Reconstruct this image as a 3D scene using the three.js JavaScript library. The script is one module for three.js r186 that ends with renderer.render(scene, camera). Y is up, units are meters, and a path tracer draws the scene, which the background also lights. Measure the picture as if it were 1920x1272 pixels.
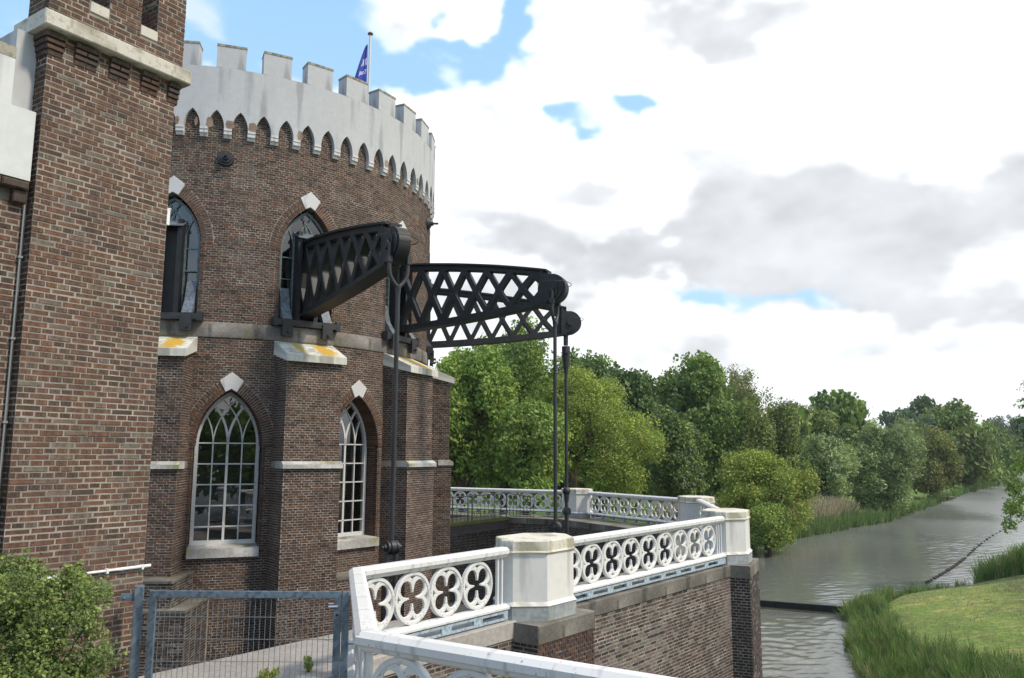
import * as THREE from 'three';
import { mergeGeometries } from 'three/addons/utils/BufferGeometryUtils.js';

// ---------- camera, sky, sun, exposure ----------
const R2D = Math.PI / 180, PI = Math.PI;
const scene = new THREE.Scene();
const camera = new THREE.PerspectiveCamera(45.471, 1024 / 678, 0.1, 6000);
camera.position.set(0, 2.5, 0);
camera.rotation.order = 'YXZ';
camera.rotation.set(0.139819, 0, 0.004764);
scene.add(camera);
const renderer = new THREE.WebGLRenderer({ antialias: true });
renderer.toneMapping = THREE.LinearToneMapping;
renderer.toneMappingExposure = 1.4;
renderer.shadowMap.enabled = true;

function rng(seed) { let a = seed >>> 0; return () => { a = (a + 0x6D2B79F5) | 0; let t = Math.imul(a ^ (a >>> 15), 1 | a); t = (t + Math.imul(t ^ (t >>> 7), 61 | t)) ^ t; return ((t ^ (t >>> 14)) >>> 0) / 4294967296; }; }
const clamp = (x, a = 0, b = 1) => Math.min(b, Math.max(a, x));
const sstep = (a, b, x) => { const t = clamp((x - a) / (b - a)); return t * t * (3 - 2 * t); };
const lerp = (a, b, t) => a + (b - a) * t;
function hash3(x, y, z) { let h = Math.imul(x, 374761393) + Math.imul(y, 668265263) + Math.imul(z, 1440662683); h = Math.imul(h ^ (h >>> 13), 1274126177); return ((h ^ (h >>> 16)) >>> 0) / 4294967296; }
function vnoise(x, y, z) {
  const xi = Math.floor(x), yi = Math.floor(y), zi = Math.floor(z); let fx = x - xi, fy = y - yi, fz = z - zi;
  fx = fx * fx * (3 - 2 * fx); fy = fy * fy * (3 - 2 * fy); fz = fz * fz * (3 - 2 * fz);
  const h = (a, b, c) => hash3(xi + a, yi + b, zi + c);
  return lerp(lerp(lerp(h(0, 0, 0), h(1, 0, 0), fx), lerp(h(0, 1, 0), h(1, 1, 0), fx), fy), lerp(lerp(h(0, 0, 1), h(1, 0, 1), fx), lerp(h(0, 1, 1), h(1, 1, 1), fx), fy), fz);
}
function fbm(x, y, z, o = 5) { let s = 0, a = 0.5, n = 0; for (let i = 0; i < o; i++) { s += a * vnoise(x, y, z); n += a; a *= 0.5; x = x * 2.03 + 17.1; y = y * 2.03 + 3.7; z = z * 2.03 + 9.2; } return s / n; }

{ // the sky: broken cumulus, mostly bright white, grey bases, blue gaps
  const W = 2048, H = 1024, data = new Float32Array(W * H * 4);
  // [azimuth, elevation, width, height, strength] in degrees
  const holes = [[-35, 25.5, 5, 4, 1.1], [-24.5, 27.5, 9, 3.4, 1.2], [-18, 30.5, 6, 3, .9], [-13.2, 25.4, 4.4, 1.9, 1.2], [-8.4, 25.9, 2.4, 1.9, 1.0], [-2, 27.4, 3.6, 1.3, 1.15], [1.6, 29.6, 1.5, 2.0, .9], [-5, 26.2, 2.4, 1.1, .8], [6.8, 23.0, 3.2, 1.8, 1.35], [14.5, 10.5, 4, 1.0, .8], [21.0, 11.0, 2.4, 1.0, .8], [24, 7.2, 3, .6, .4], [-62, 36, 14, 14, 1], [-105, 32, 30, 20, 1.3], [-150, 38, 26, 22, 1.3], [165, 34, 30, 20, 1.2], [110, 34, 20, 14, .9], [55, 66, 25, 12, .8], [-90, 66, 40, 12, 1]];
  const greys = [[15, 14.6, 8.5, 2.1, 1.0], [24.5, 14.4, 6.5, 2.2, 1.0], [6.5, 13.5, 4.5, 1.5, .85], [11, 13.2, 5, 1.4, .9], [19, 17.2, 4.5, 1.9, .62], [30, 10.6, 6, 1.0, .85], [33.5, 16.6, 2.4, 1.2, .75], [-.5, 12.5, 4, 3, .42], [15.5, 29.6, 5, 1.3, .45], [8, 26, 4, 1.5, .28], [7, 20.5, 2.2, 2.4, .32], [22, 6.5, 10, .6, .4], [-9.5, 29.8, 3.6, 1.3, .45], [-3, 20.5, 3, 2, .2], [60, 18, 16, 4, .9], [-70, 18, 18, 4, .8], [120, 22, 20, 5, .9], [-160, 20, 22, 5, .9], [0, 62, 40, 10, .6]];
  for (let j = 0; j < H; j++) {
    const el = ((j + .5) / H - .5) * PI, eld = el / R2D, cy = Math.sin(el), ce = Math.cos(el);
    for (let i = 0; i < W; i++) {
      const an = ((i + .5) / W - .5) * 2 * PI, dx = Math.cos(an) * ce, dz = Math.sin(an) * ce;
      let az = Math.atan2(dx, -dz) / R2D;
      const k = (j * W + i) * 4; let r, g, b;
      if (el < -.05) { r = .10; g = .11; b = .09; }
      else {
        const s = 1 / (Math.max(cy, 0) + .22), px = dx * s, pz = dz * s;
        const w1 = fbm(dx * 7 + 5, cy * 13, dz * 7, 3) - .5, w2 = fbm(dx * 7 - 9, cy * 13 + 4, dz * 7, 3) - .5, f1 = fbm(dx * 22 + 3, cy * 40, dz * 22, 6) - .5, f2 = fbm(dx * 22 + 31, cy * 40, dz * 22 + 8, 6) - .5, n2 = fbm(dx * 12 + 40, cy * 26, dz * 12, 6), thin = fbm(dx * 14 + dz * 5, cy * 30 + dx * 9, dz * 6 + 3, 6);
        const q = (L, A, E, c) => { let m = 0; for (const [a, e, w, h, st] of L) { let da = Math.abs(A - a); if (da > 180) da = 360 - da; const t = (da / w) ** 2 + ((E - e) / h) ** 2; if (t < 8) m += st * Math.exp(-t * c); } return m; };
        const hole = q(holes, az + w1 * 7 + f1 * 6, eld + w2 * 4 + f2 * 4.5, 1.0), grey = q(greys, az + w1 * 9 + f1 * 5, eld + w2 * 5 + f2 * 4.5, .5);
        const soft = .16 + .22 * sstep(.42, .62, thin);
        const d = clamp(1 - sstep(.38 - soft, .38 + soft, hole + f1 * .35) * (1 - .55 * sstep(.50, .66, thin)));
        const gr = clamp(grey * (.86 + 2.2 * (n2 - .5) + f2 * 1.5 + w2 * .8)) * sstep(.3, 0, hole - .35) + (sstep(.44, .68, n2 + f2 * .25) * .34 + sstep(.0, .24, w1) * .16) * d;
        const glow = Math.exp(-(((az - 24) / 24) ** 2) - ((eld - 24) / 11) ** 2) * .62 + Math.exp(-(((az + 1) / 8) ** 2) - ((eld - 20) / 5) ** 2) * .3 + Math.exp(-(((az - 30) / 40) ** 2) - ((eld - 48) / 16) ** 2) * .8;
        const gm = sstep(0, 1, Math.min(1, gr * 1.05)), w = Math.pow(.83 * (1 + glow * (1 - .4 * gm)), 1 - gm) * Math.pow(.575, gm) + f1 * .26 + w2 * .14;
        const t = sstep(0, 60, eld), br = lerp(.40, .17, t), bg = lerp(.60, .38, t), bb = lerp(.80, .70, t);
        const hz = 1 - sstep(0, 9, eld);
        r = lerp(br, w * .975, d); g = lerp(bg, w * 1.005, d); b = lerp(bb, w * 1.045, d);
        r = lerp(r, .80, hz * .6); g = lerp(g, .82, hz * .6); b = lerp(b, .845, hz * .6);
      }
      data[k] = r; data[k + 1] = g; data[k + 2] = b; data[k + 3] = 1;
    }
  }
  const t = new THREE.DataTexture(data, W, H, THREE.RGBAFormat, THREE.FloatType);
  t.mapping = THREE.EquirectangularReflectionMapping; t.magFilter = t.minFilter = THREE.LinearFilter; t.needsUpdate = true;
  scene.background = t; scene.environment = t;
}
const sun = new THREE.DirectionalLight(0xfff1dc, 2.5);
sun.position.set(58, 78, 28);
sun.target.position.set(0, 0, -25); sun.position.add(sun.target.position);
sun.castShadow = true; sun.shadow.radius = 13; sun.shadow.mapSize.set(4096, 4096);
Object.assign(sun.shadow.camera, { left: -70, right: 70, top: 70, bottom: -70, near: 1, far: 260 });
scene.add(sun, sun.target);
scene.fog = new THREE.FogExp2(0xdfe8ee, 0.00022);

// ---------- naming and tagging ----------
const used = {};
function numbered(n) { if (!(n in used)) { used[n] = 0; return n; } used[n]++; return n + '_' + String(used[n]).padStart(3, '0'); }
function thing(name, label, category, pos = [0, 0, 0], turn = 0, group) {
  const o = new THREE.Group(); o.name = numbered(name); scene.add(o); o.position.set(...pos); o.rotation.y = turn;
  o.userData = { label, category }; if (group) o.userData.group = group; return o;
}
function struct(name, geo, mat) { const m = new THREE.Mesh(geo, mat); m.name = numbered(name); m.userData = { kind: 'structure', label: '', category: '' }; delete m.userData.label; delete m.userData.category; m.castShadow = m.receiveShadow = true; scene.add(m); return m; }
function part(parent, name, geo, mat, label) { const m = new THREE.Mesh(geo, mat); m.name = name; m.castShadow = m.receiveShadow = true; if (label) m.userData.label = label; parent.add(m); return m; }

// ---------- geometry helpers ----------
const _m = new THREE.Matrix4(), _q = new THREE.Quaternion(), _e = new THREE.Euler(), V3 = (x, y, z) => new THREE.Vector3(x, y, z);
function xf(g, p = [0, 0, 0], r = [0, 0, 0], s = [1, 1, 1]) { _m.compose(V3(...p), new THREE.Quaternion().setFromEuler(new THREE.Euler(r[0], r[1], r[2], 'YXZ')), V3(...s)); return g.applyMatrix4(_m); }
function flat(g) { const h = g.index ? g.toNonIndexed() : g; for (const k of Object.keys(h.attributes)) if (!['position', 'normal', 'uv'].includes(k)) h.deleteAttribute(k); if (!h.attributes.normal) h.computeVertexNormals(); if (!h.attributes.uv) h.setAttribute('uv', new THREE.BufferAttribute(new Float32Array(h.attributes.position.count * 2), 2)); return h; }
function merge(list) { return mergeGeometries(list.map(flat)); }
function metreUV(g) { // uv in metres by the dominant axis of each face
  g = flat(g); const p = g.attributes.position, u = g.attributes.uv, a = V3(), b = V3(), c = V3();
  for (let i = 0; i < p.count; i += 3) {
    a.fromBufferAttribute(p, i); b.fromBufferAttribute(p, i + 1); c.fromBufferAttribute(p, i + 2);
    const n = b.clone().sub(a).cross(c.clone().sub(a)), ax = Math.abs(n.x), ay = Math.abs(n.y), az = Math.abs(n.z);
    [a, b, c].forEach((v, k) => { if (ay >= ax && ay >= az) u.setXY(i + k, v.x, v.z); else if (ax >= az) u.setXY(i + k, v.z, v.y); else u.setXY(i + k, v.x, v.y); });
  }
  return g;
}
const box = (w, h, d, x = 0, y = 0, z = 0, ry = 0) => xf(new THREE.BoxGeometry(w, h, d), [x, y, z], [0, ry, 0]);
function bevelBox(w, h, d, b = .01) { // box with chamfered edges, centred
  const s = new THREE.Shape(); const x = w / 2 - b, y = h / 2 - b; s.moveTo(-x, -y); s.lineTo(x, -y); s.lineTo(x, y); s.lineTo(-x, y);
  const g = new THREE.ExtrudeGeometry(s, { depth: d - 2 * b, bevelEnabled: true, bevelSize: b, bevelThickness: b, bevelSegments: 1 }); g.translate(0, 0, -(d - 2 * b) / 2); return g;
}
const cyl = (r0, r1, h, n = 16, p = [0, 0, 0], r = [0, 0, 0]) => xf(new THREE.CylinderGeometry(r0, r1, h, n), p, r);
function rod(a, b, r, n = 8, r2) { const A = V3(...a), B = V3(...b), d = B.clone().sub(A), L = d.length(); const g = new THREE.CylinderGeometry(r2 ?? r, r, L, n); g.applyQuaternion(new THREE.Quaternion().setFromUnitVectors(V3(0, 1, 0), d.normalize())); g.translate(...A.add(B).multiplyScalar(.5).toArray()); return g; }
function poly(pts) { const s = new THREE.Shape(); pts.forEach(([x, y], i) => i ? s.lineTo(x, y) : s.moveTo(x, y)); s.closePath(); return s; }
function hole(pts) { const s = new THREE.Path(); pts.forEach(([x, y], i) => i ? s.lineTo(x, y) : s.moveTo(x, y)); s.closePath(); return s; }
function extr(shape, depth, bevel = 0, seg = 12) { return new THREE.ExtrudeGeometry(shape, bevel ? { depth, bevelEnabled: true, bevelSize: bevel, bevelThickness: bevel, bevelSegments: 1, curveSegments: seg } : { depth, bevelEnabled: false, curveSegments: seg }); }
// profile [x(out), y] swept along z from 0 to L
function sweep(profile, L) { const g = extr(poly(profile), L); return g; }

// ---------- textures ----------
let texSeed = 1;
function tex(size, fn, rep = 1, srgb = true) {
  const d = new Uint8Array(size * size * 4);
  for (let j = 0; j < size; j++) for (let i = 0; i < size; i++) { const c = fn(i / size, j / size); const k = (j * size + i) * 4; d[k] = clamp(c[0]) * 255; d[k + 1] = clamp(c[1] ?? c[0]) * 255; d[k + 2] = clamp(c[2] ?? c[0]) * 255; d[k + 3] = 255; }
  const t = new THREE.DataTexture(d, size, size); t.wrapS = t.wrapT = THREE.RepeatWrapping; t.magFilter = THREE.LinearFilter; t.minFilter = THREE.LinearMipmapLinearFilter; t.generateMipmaps = true; t.repeat.set(rep, rep); if (srgb) t.colorSpace = THREE.SRGBColorSpace; t.needsUpdate = true; return t;
}
// tileable fbm on the unit square
function tf(u, v, f, o = 4, sx = 1, sy = 1, seed = 0) {
  let s = 0, a = .5, n = 0; let fx = Math.round(f * sx) || 1, fy = Math.round(f * sy) || 1;
  for (let k = 0; k < o; k++) { const x = u * fx, y = v * fy, xi = Math.floor(x), yi = Math.floor(y); let tx = x - xi, ty = y - yi; tx = tx * tx * (3 - 2 * tx); ty = ty * ty * (3 - 2 * ty);
    const h = (p, q) => hash3(((xi + p) % fx + fx) % fx, ((yi + q) % fy + fy) % fy, seed + k * 31);
    s += a * lerp(lerp(h(0, 0), h(1, 0), tx), lerp(h(0, 1), h(1, 1), tx), ty); n += a; a *= .5; fx *= 2; fy *= 2; }
  return s / n;
}
const T = {};
T.grain = tex(256, (u, v) => { const a = tf(u, v, 6, 5, 1, 1, 3), b = tf(u, v, 40, 2, 1, 1, 8); const s = .60 + .42 * a + .22 * (b - .5); return [s * 1.0, s * .985, s * .97]; }, 1 / .31);
T.grainB = tex(256, (u, v) => { const a = tf(u, v, 10, 4, 1, 1, 13), b = tf(u, v, 50, 2, 1, 1, 18); return [.5 * a + .5 * b]; }, 1 / .31, false);
T.mortar = tex(256, (u, v) => { const a = tf(u, v, 5, 5, 1, 1, 4), s = .62 + .55 * (a - .2); return [s, s * .98, s * .95]; }, 1 / 1.1);
T.plaster = tex(512, (u, v) => { const a = tf(u, v, 3, 5, 1, 1, 21), st = tf(u, v, 16, 4, 1, .12, 25), d = tf(u, v, 40, 3, 1, 1, 29); let s = .90 + .08 * a + .05 * (d - .5) - .13 * sstep(.55, .82, st); const w = sstep(.66, .8, a) * .05; return [s - w * .5, s - w, s - w * 1.6]; }, 1 / 3.1);
T.plasterTop = tex(512, (u, v) => { const a = tf(u, v, 5, 5, 1, 1, 31), d = tf(u, v, 28, 4, 1, 1, 35); const k = sstep(.4, .68, a) * .45 + sstep(.5, .75, d) * .3; return [.86 - k * .62, .85 - k * .62, .80 - k * .64]; }, 1 / 1.3);
T.capDirt = tex(512, (u, v) => { const a = tf(u, v, 4, 5, 1, 1, 231), d = tf(u, v, 30, 4, 1, 1, 235); const k = sstep(.45, .75, a) * .28 + sstep(.55, .8, d) * .16; return [.95 - k * .7, .94 - k * .72, .91 - k * .85]; }, 1 / 1.1);
T.stone = tex(512, (u, v) => { const a = tf(u, v, 4, 6, 1, 1, 41), st = tf(u, v, 14, 4, 1, .15, 43), d = tf(u, v, 48, 3, 1, 1, 44); const s = .58 + .42 * a + .18 * (d - .5) - .22 * sstep(.5, .8, st); const m = sstep(.62, .78, tf(u, v, 3, 4, 1, 1, 47)) * .22; return [s - m * .1, s - m * .12, s - m * .75]; }, 1 / 1.7);
T.paint = tex(512, (u, v) => { const a = tf(u, v, 4, 5, 1, 1, 51), st = tf(u, v, 20, 3, 1, .2, 53), d = tf(u, v, 60, 2, 1, 1, 54); const k = sstep(.76, .86, d) * sstep(.42, .62, a), s = .96 + .05 * (a - .3) - .15 * sstep(.58, .82, st); return [s - k * .20, s * .995 - k * .34, s * .985 - k * .44]; }, 1 / 1.4);
T.zinc = tex(256, (u, v) => { let best = 9, val = 0; for (let i = -1; i <= 1; i++) for (let j = -1; j <= 1; j++) { const X = Math.floor(u * 12) + i, Y = Math.floor(v * 12) + j, xx = (X + 12) % 12, yy = (Y + 12) % 12; const px = X + hash3(xx, yy, 5), py = Y + hash3(xx, yy, 6); const d = (px - u * 12) ** 2 + (py - v * 12) ** 2; if (d < best) { best = d; val = hash3(xx, yy, 7); } } const s = .72 + .22 * val + .1 * (tf(u, v, 5, 4, 1, 1, 61) - .5); return [s * .97, s, s * 1.04]; }, 1 / .45);
T.iron = tex(256, (u, v) => { const a = tf(u, v, 6, 5, 1, 1, 71), r = sstep(.62, .82, tf(u, v, 9, 4, 1, 1, 73)); const s = .55 + .8 * a; return [s + r * .5, s + r * .14, s]; }, 1 / .9);
T.slab = tex(512, (u, v) => { const a = tf(u, v, 3, 6, 1, 1, 81), d = tf(u, v, 60, 2, 1, 1, 83); const s = .80 + .22 * (a - .4) + .14 * (d - .5); return [s, s * .985, s * .965]; }, 1 / 2.3);
T.grass = tex(1024, (u, v) => { const a = tf(u, v, 5, 5, 1, 1, 91), b = tf(u, v, 14, 4, .5, 2.2, 93), d = tf(u, v, 90, 3, 1, 1, 95); const dry = sstep(.5, .78, b) * .55 + sstep(.55, .8, a) * .3; const s = .62 + .5 * d + .25 * (a - .5); return [s * lerp(.56, .86, dry), s * lerp(.72, .80, dry), s * lerp(.20, .38, dry)]; }, 1 / 9);
T.bark = tex(256, (u, v) => { const a = tf(u, v, 16, 4, 1, .2, 101); const s = .5 + .6 * a; return [s, s * .93, s * .85]; }, 1 / .8);
T.ripple = tex(1024, (u, v) => { const a = tf(u, v, 14, 4, .8, 1.6, 111), b = tf(u, v, 40, 3, .8, 1.7, 113), c = tf(u, v, 4, 3, 1, 1, 117); return [.5 * a + .3 * b * (.4 + c) + .1 * c]; }, 1 / 14, false);
T.lichen = tex(512, (u, v) => { const d = tf(u, v, 40, 3, 1, 1, 131), a = tf(u, v, 6, 5, 1, 1, 133); const s = .84 + .1 * (a - .5) + .1 * (d - .5);
  const bl = (cx, w, y0, y1) => sstep(w, w * .45, Math.abs(u - cx) + (d - .5) * .16 + (a - .5) * .2) * sstep(y0, y0 + .12, v) * sstep(y1, y1 - .12, v);
  const k = Math.max(bl(.32, .09, .05, .9) * .85, bl(.70, .17, .0, .95)); const dirt = sstep(.5, .75, a) * .2;
  return [lerp(s - dirt, .78, k * .85), lerp(s - dirt, .60, k * .85), lerp(s * .96 - dirt, .16, k * .85)]; }, 1);

// ---------- materials ----------
const lin = (r, g, b) => new THREE.Color().setRGB(r, g, b);
const std = (c, rough, o = {}) => new THREE.MeshStandardMaterial({ color: c, roughness: rough, ...o });
const M = {
  mortarA: std(lin(.44, .425, .395), .95, { map: T.mortar, bumpMap: T.grainB, bumpScale: .004 }),
  mortarB: std(lin(.46, .415, .38), .95, { map: T.mortar, bumpMap: T.grainB, bumpScale: .004 }),
  brick: std(lin(1, 1, 1), .92, { map: T.grain, bumpMap: T.grainB, bumpScale: .006 }),
  darkBrick: std(lin(.045, .04, .036), .95, { map: T.stone, bumpMap: T.grainB, bumpScale: .004 }),
  plaster: std(lin(.54, .555, .58), .9, { map: T.plaster, bumpMap: T.grainB, bumpScale: .0015 }),
  plasterTop: std(lin(.48, .47, .44), .92, { map: T.plasterTop }),
  plasterWhite: std(lin(.70, .72, .73), .9, { map: T.plaster, bumpMap: T.grainB, bumpScale: .0015 }),
  patch: std(lin(.42, .32, .26), .95, { map: T.mortar }),
  keystone: std(lin(.62, .63, .65), .7, { map: T.paint }),
  sill: std(lin(.72, .71, .68), .8, { map: T.stone }),
  capLichen: std(lin(.9, .9, .9), .9, { map: T.lichen }),
  band: std(lin(.36, .33, .31), .9, { map: T.stone, bumpMap: T.grainB, bumpScale: .003 }),
  coping: std(lin(.27, .25, .22), .95, { map: T.stone, bumpMap: T.grainB, bumpScale: .006 }),
  slabStone: std(lin(.62, .61, .585), .9, { map: T.capDirt, bumpMap: T.grainB, bumpScale: .003 }),
  paint: std(lin(.72, .73, .745), .45, { map: T.paint }),
  paintB: std(lin(.66, .70, .72), .5, { map: T.paint }),
  zincGrey: std(lin(.50, .58, .62), .55, { map: T.zinc }),
  pillar: std(lin(.76, .75, .72), .75, { map: T.plaster, bumpMap: T.grainB, bumpScale: .0015 }),
  pillarBase: std(lin(.52, .56, .57), .7, { map: T.stone }),
  pillarCap: std(lin(.70, .68, .63), .85, { map: T.capDirt }),
  frameWhite: std(lin(.66, .67, .68), .5, { map: T.paint }),
  frameTeal: std(lin(.17, .235, .25), .5, { map: T.grain }),
  glass: new THREE.MeshPhysicalMaterial({ color: lin(.8, .86, .86), roughness: .01, transmission: 1, thickness: 0, ior: 2.1 }),
  iron: std(lin(.010, .011, .014), .55, { map: T.iron, bumpMap: T.grainB, bumpScale: .002 }),
  ironGrey: std(lin(.030, .032, .037), .5, { map: T.iron }),
  lead: std(lin(.20, .22, .25), .55, { map: T.zinc }),
  galv: std(lin(.20, .26, .31), .5, { map: T.zinc, metalness: .25 }),
  wire: std(lin(.22, .25, .28), .5, { metalness: .3 }),
  steel: std(lin(.7, .7, .7), .28, { metalness: .9 }),
  conduit: std(lin(.75, .76, .78), .5),
  greyPipe: std(lin(.24, .26, .28), .6),
  slab: std(lin(.44, .42, .41), .9, { map: T.slab, bumpMap: T.grainB, bumpScale: .002 }),
  concrete: std(lin(.58, .56, .55), .9, { map: T.slab }),
  moss: std(lin(.095, .08, .032), .98, { map: T.grass }),
  slime: std(lin(.05, .042, .018), .9, { map: T.grass }),
  bark: std(lin(.12, .10, .08), .95, { map: T.bark, bumpMap: T.bark, bumpScale: .02 }),
  barkPale: std(lin(.30, .29, .26), .95, { map: T.bark }),
  dark: std(lin(.012, .012, .012), .9),
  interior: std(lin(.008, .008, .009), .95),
  roofing: std(lin(.18, .18, .18), .95, { map: T.slab }),
  wood: std(lin(.22, .19, .15), .9, { map: T.bark }),
  black: std(lin(.012, .012, .013), .6),
};

// ---------- bricks ----------
const brickGeos = []; { const r = rng(77);
  for (let k = 0; k < 4; k++) { // unit brick: front at z=0, back at z=-1, worn front edge
    const j = (a) => (r() - .5) * a; const P = [];
    for (const [sx, sy] of [[-1, -1], [1, -1], [1, 1], [-1, 1]]) P.push([sx * .47 + j(.02), sy * .40 + j(.10), j(.03)]);           // 0..3 front
    for (const [sx, sy] of [[-1, -1], [1, -1], [1, 1], [-1, 1]]) P.push([sx * .5 + j(.012), sy * .5 + j(.06), -.09]);              // 4..7 edge
    for (const [sx, sy] of [[-1, -1], [1, -1], [1, 1], [-1, 1]]) P.push([sx * .5, sy * .5, -1]);                                  // 8..11 back
    const idx = [0, 1, 2, 0, 2, 3]; for (let a = 0; a < 4; a++) { const b = (a + 1) % 4; idx.push(a + 4, b + 4, b, a + 4, b, a, a + 8, b + 8, b + 4, a + 8, b + 4, a + 4); }
    const g = new THREE.BufferGeometry(); const pos = [], uv = []; const ou = r(), ov = r();
    for (const i of idx) { pos.push(...P[i]); uv.push(ou + P[i][0] * .21 + P[i][2] * .03, ov + P[i][1] * .05 + P[i][2] * .05); }
    g.setAttribute('position', new THREE.Float32BufferAttribute(pos, 3)); g.setAttribute('uv', new THREE.Float32BufferAttribute(uv, 2)); g.computeVertexNormals(); brickGeos.push(g);
  } }
const PAL = { // brick base colours, linear
  turret: [[.170, .094, .067, 6], [.184, .101, .070, 5], [.150, .088, .067, 5], [.124, .080, .064, 2.5], [.205, .108, .070, 2.5], [.185, .138, .110, 1.5], [.21, .18, .15, .5], [.10, .072, .062, .8]],
  corbel: [[.12, .076, .06, 4], [.095, .066, .055, 4], [.14, .082, .06, 2], [.08, .06, .052, 2]],
  tower: [[.125, .072, .052, 5], [.10, .061, .047, 5], [.145, .08, .055, 4], [.068, .047, .04, 3], [.115, .082, .064, 3], [.175, .085, .048, 1], [.15, .12, .10, 1], [.045, .034, .032, 1]],
  ring: [[.155, .084, .058, 5], [.13, .076, .058, 4], [.175, .095, .06, 3], [.105, .065, .052, 2]],
  quay: [[.09, .071, .062, 5], [.072, .059, .054, 4], [.112, .082, .068, 4], [.045, .038, .036, 3], [.20, .18, .165, 3], [.12, .06, .042, 1]],
  pier: [[.12, .065, .05, 5], [.10, .055, .045, 4], [.075, .05, .045, 3], [.14, .075, .05, 2]],
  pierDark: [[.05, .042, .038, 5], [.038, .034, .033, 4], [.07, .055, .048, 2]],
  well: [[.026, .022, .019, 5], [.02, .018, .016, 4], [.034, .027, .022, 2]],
};
function pick(pal, r) { let t = 0; for (const c of pal) t += c[3]; let x = r() * t; for (const c of pal) { x -= c[3]; if (x <= 0) { const k = .84 + .34 * r(); return [c[0] * k * (.96 + .08 * r()), c[1] * k, c[2] * k * (.95 + .1 * r())]; } } return pal[0]; }
const brickMats = {};
function brickMat(palName, i) { const k = palName + i; if (!brickMats[k]) { const r = rng(900 + i * 13 + palName.length); const c = pick(PAL[palName], r); brickMats[k] = std(lin(...c), .92, { map: T.grain, bumpMap: T.grainB, bumpScale: .006 }); } return brickMats[k]; }
const camP = V3(0, 2.5, 0), frustum = (() => { camera.updateMatrixWorld(); camera.updateProjectionMatrix(); return new THREE.Matrix4().multiplyMatrices(camera.projectionMatrix, camera.matrixWorldInverse); })();
/* One run of brick courses. map(u, y) gives [x, z, turn] of the surface in the parent's frame; iv(y) gives the stretches [[u0,u1],...] that are brick. */
function courses(out, o) {
  const r = rng(o.seed), L = o.L ?? .226, c = o.c ?? .0525, jt = o.joint ?? .0105, d = o.d ?? .1, proud = o.proud ?? 0;
  const n = Math.round((o.y1 - o.y0) / c);
  for (let k = 0; k < n; k++) {
    const y = o.y0 + (k + .5) * c; const head = k % 2 === 1; const off = head ? L * .25 : ((k >> 1) % 2 ? L * .5 : 0);
    for (const [a, b] of o.iv(y)) {
      if (b - a < .03) continue; let u = a - (((a - off) % L) + L) % L; if (head) { u = a - (((a - off) % (L / 2)) + L / 2) % (L / 2); }
      while (u < b - .012) {
        let l = head || r() < .06 ? L / 2 : L; let u0 = Math.max(u, a), u1 = Math.min(u + l, b); u += l;
        if (u1 - u0 < .035) continue; if (u1 < b - .001 && b - u1 < .035) { u1 = b; u = b; }
        const w = u1 - u0 - jt * (.85 + .3 * r()), uc = (u0 + u1) / 2; const [x, z, t] = o.map(uc, y);
        const pr = proud + (r() - .5) * .006; const yy = y + (r() - .5) * .004;
        out.push({ x: x + Math.sin(t) * pr, y: yy, z: z + Math.cos(t) * pr, t, rz: (r() - .5) * .012, l: w, h: c - jt * (.85 + .35 * r()), d, c: (() => { const k = o.tone ? o.tone(uc, y) : 1, f = o.bloom ? o.bloom(uc, y) : 0; return pick(PAL[o.pal], r).map((v, i) => lerp(v * k, [.30, .28, .26][i], f * (.5 + .8 * r()))); })(), pal: o.pal });
      }
    }
  }
}
// bricks -> up to `many` meshes of their own (those that show largest), the rest joined as one part
function emitBricks(parent, list, many, seed) {
  scene.updateMatrixWorld(true); const r = rng(seed), W = parent.matrixWorld, v = V3(), n = V3();
  const rot = new THREE.Matrix3().setFromMatrix4(W);
  for (const b of list) { v.set(b.x, b.y, b.z).applyMatrix4(W); n.set(Math.sin(b.t), 0, Math.cos(b.t)).applyMatrix3(rot); const to = camP.clone().sub(v), dist = to.length(); const face = n.dot(to) / dist; const q = v.clone().applyMatrix4(frustum);
    b.s = (face > .05 && Math.abs(q.x) < .98 && Math.abs(q.y) < .98 && q.z < 1 && !b.hid) ? b.l * b.h * face / (dist * dist) * (.9 + .2 * r()) : 0; }
  const order = [...list].sort((a, b) => b.s - a.s), own = new Set(order.slice(0, many).filter(b => b.s > 0));
  const mats = b => new THREE.Matrix4().compose(V3(b.x, b.y, b.z), new THREE.Quaternion().setFromEuler(new THREE.Euler(b.rx ?? 0, b.t, b.rz, 'YXZ')), V3(b.l, b.h, b.d));
  for (const b of own) { const m = new THREE.Mesh(brickGeos[Math.floor(r() * 4)], brickMat(b.pal, Math.floor(r() * 14))); m.name = 'brick'; m.castShadow = m.receiveShadow = true; mats(b).decompose(m.position, m.quaternion, m.scale); parent.add(m); }
  const rest = list.filter(b => !own.has(b)); if (!rest.length) return;
  const im = new THREE.InstancedMesh(brickGeos[0], M.brick, rest.length), col = new THREE.Color();
  rest.forEach((b, i) => { const m = mats(b); if (r() < .5) m.multiply(new THREE.Matrix4().makeScale(-1, -1, 1)); im.setMatrixAt(i, m); im.setColorAt(i, col.setRGB(...b.c)); });
  im.name = 'brickwork'; im.userData.kind = 'stuff'; im.castShadow = im.receiveShadow = true; parent.add(im);
}
const line = (x, z, t, proud = 0) => (u) => [x + u * Math.cos(t) + Math.sin(t) * proud, z - u * Math.sin(t) + Math.cos(t) * proud, t]; // straight wall: u runs right, t its outward turn

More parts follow.
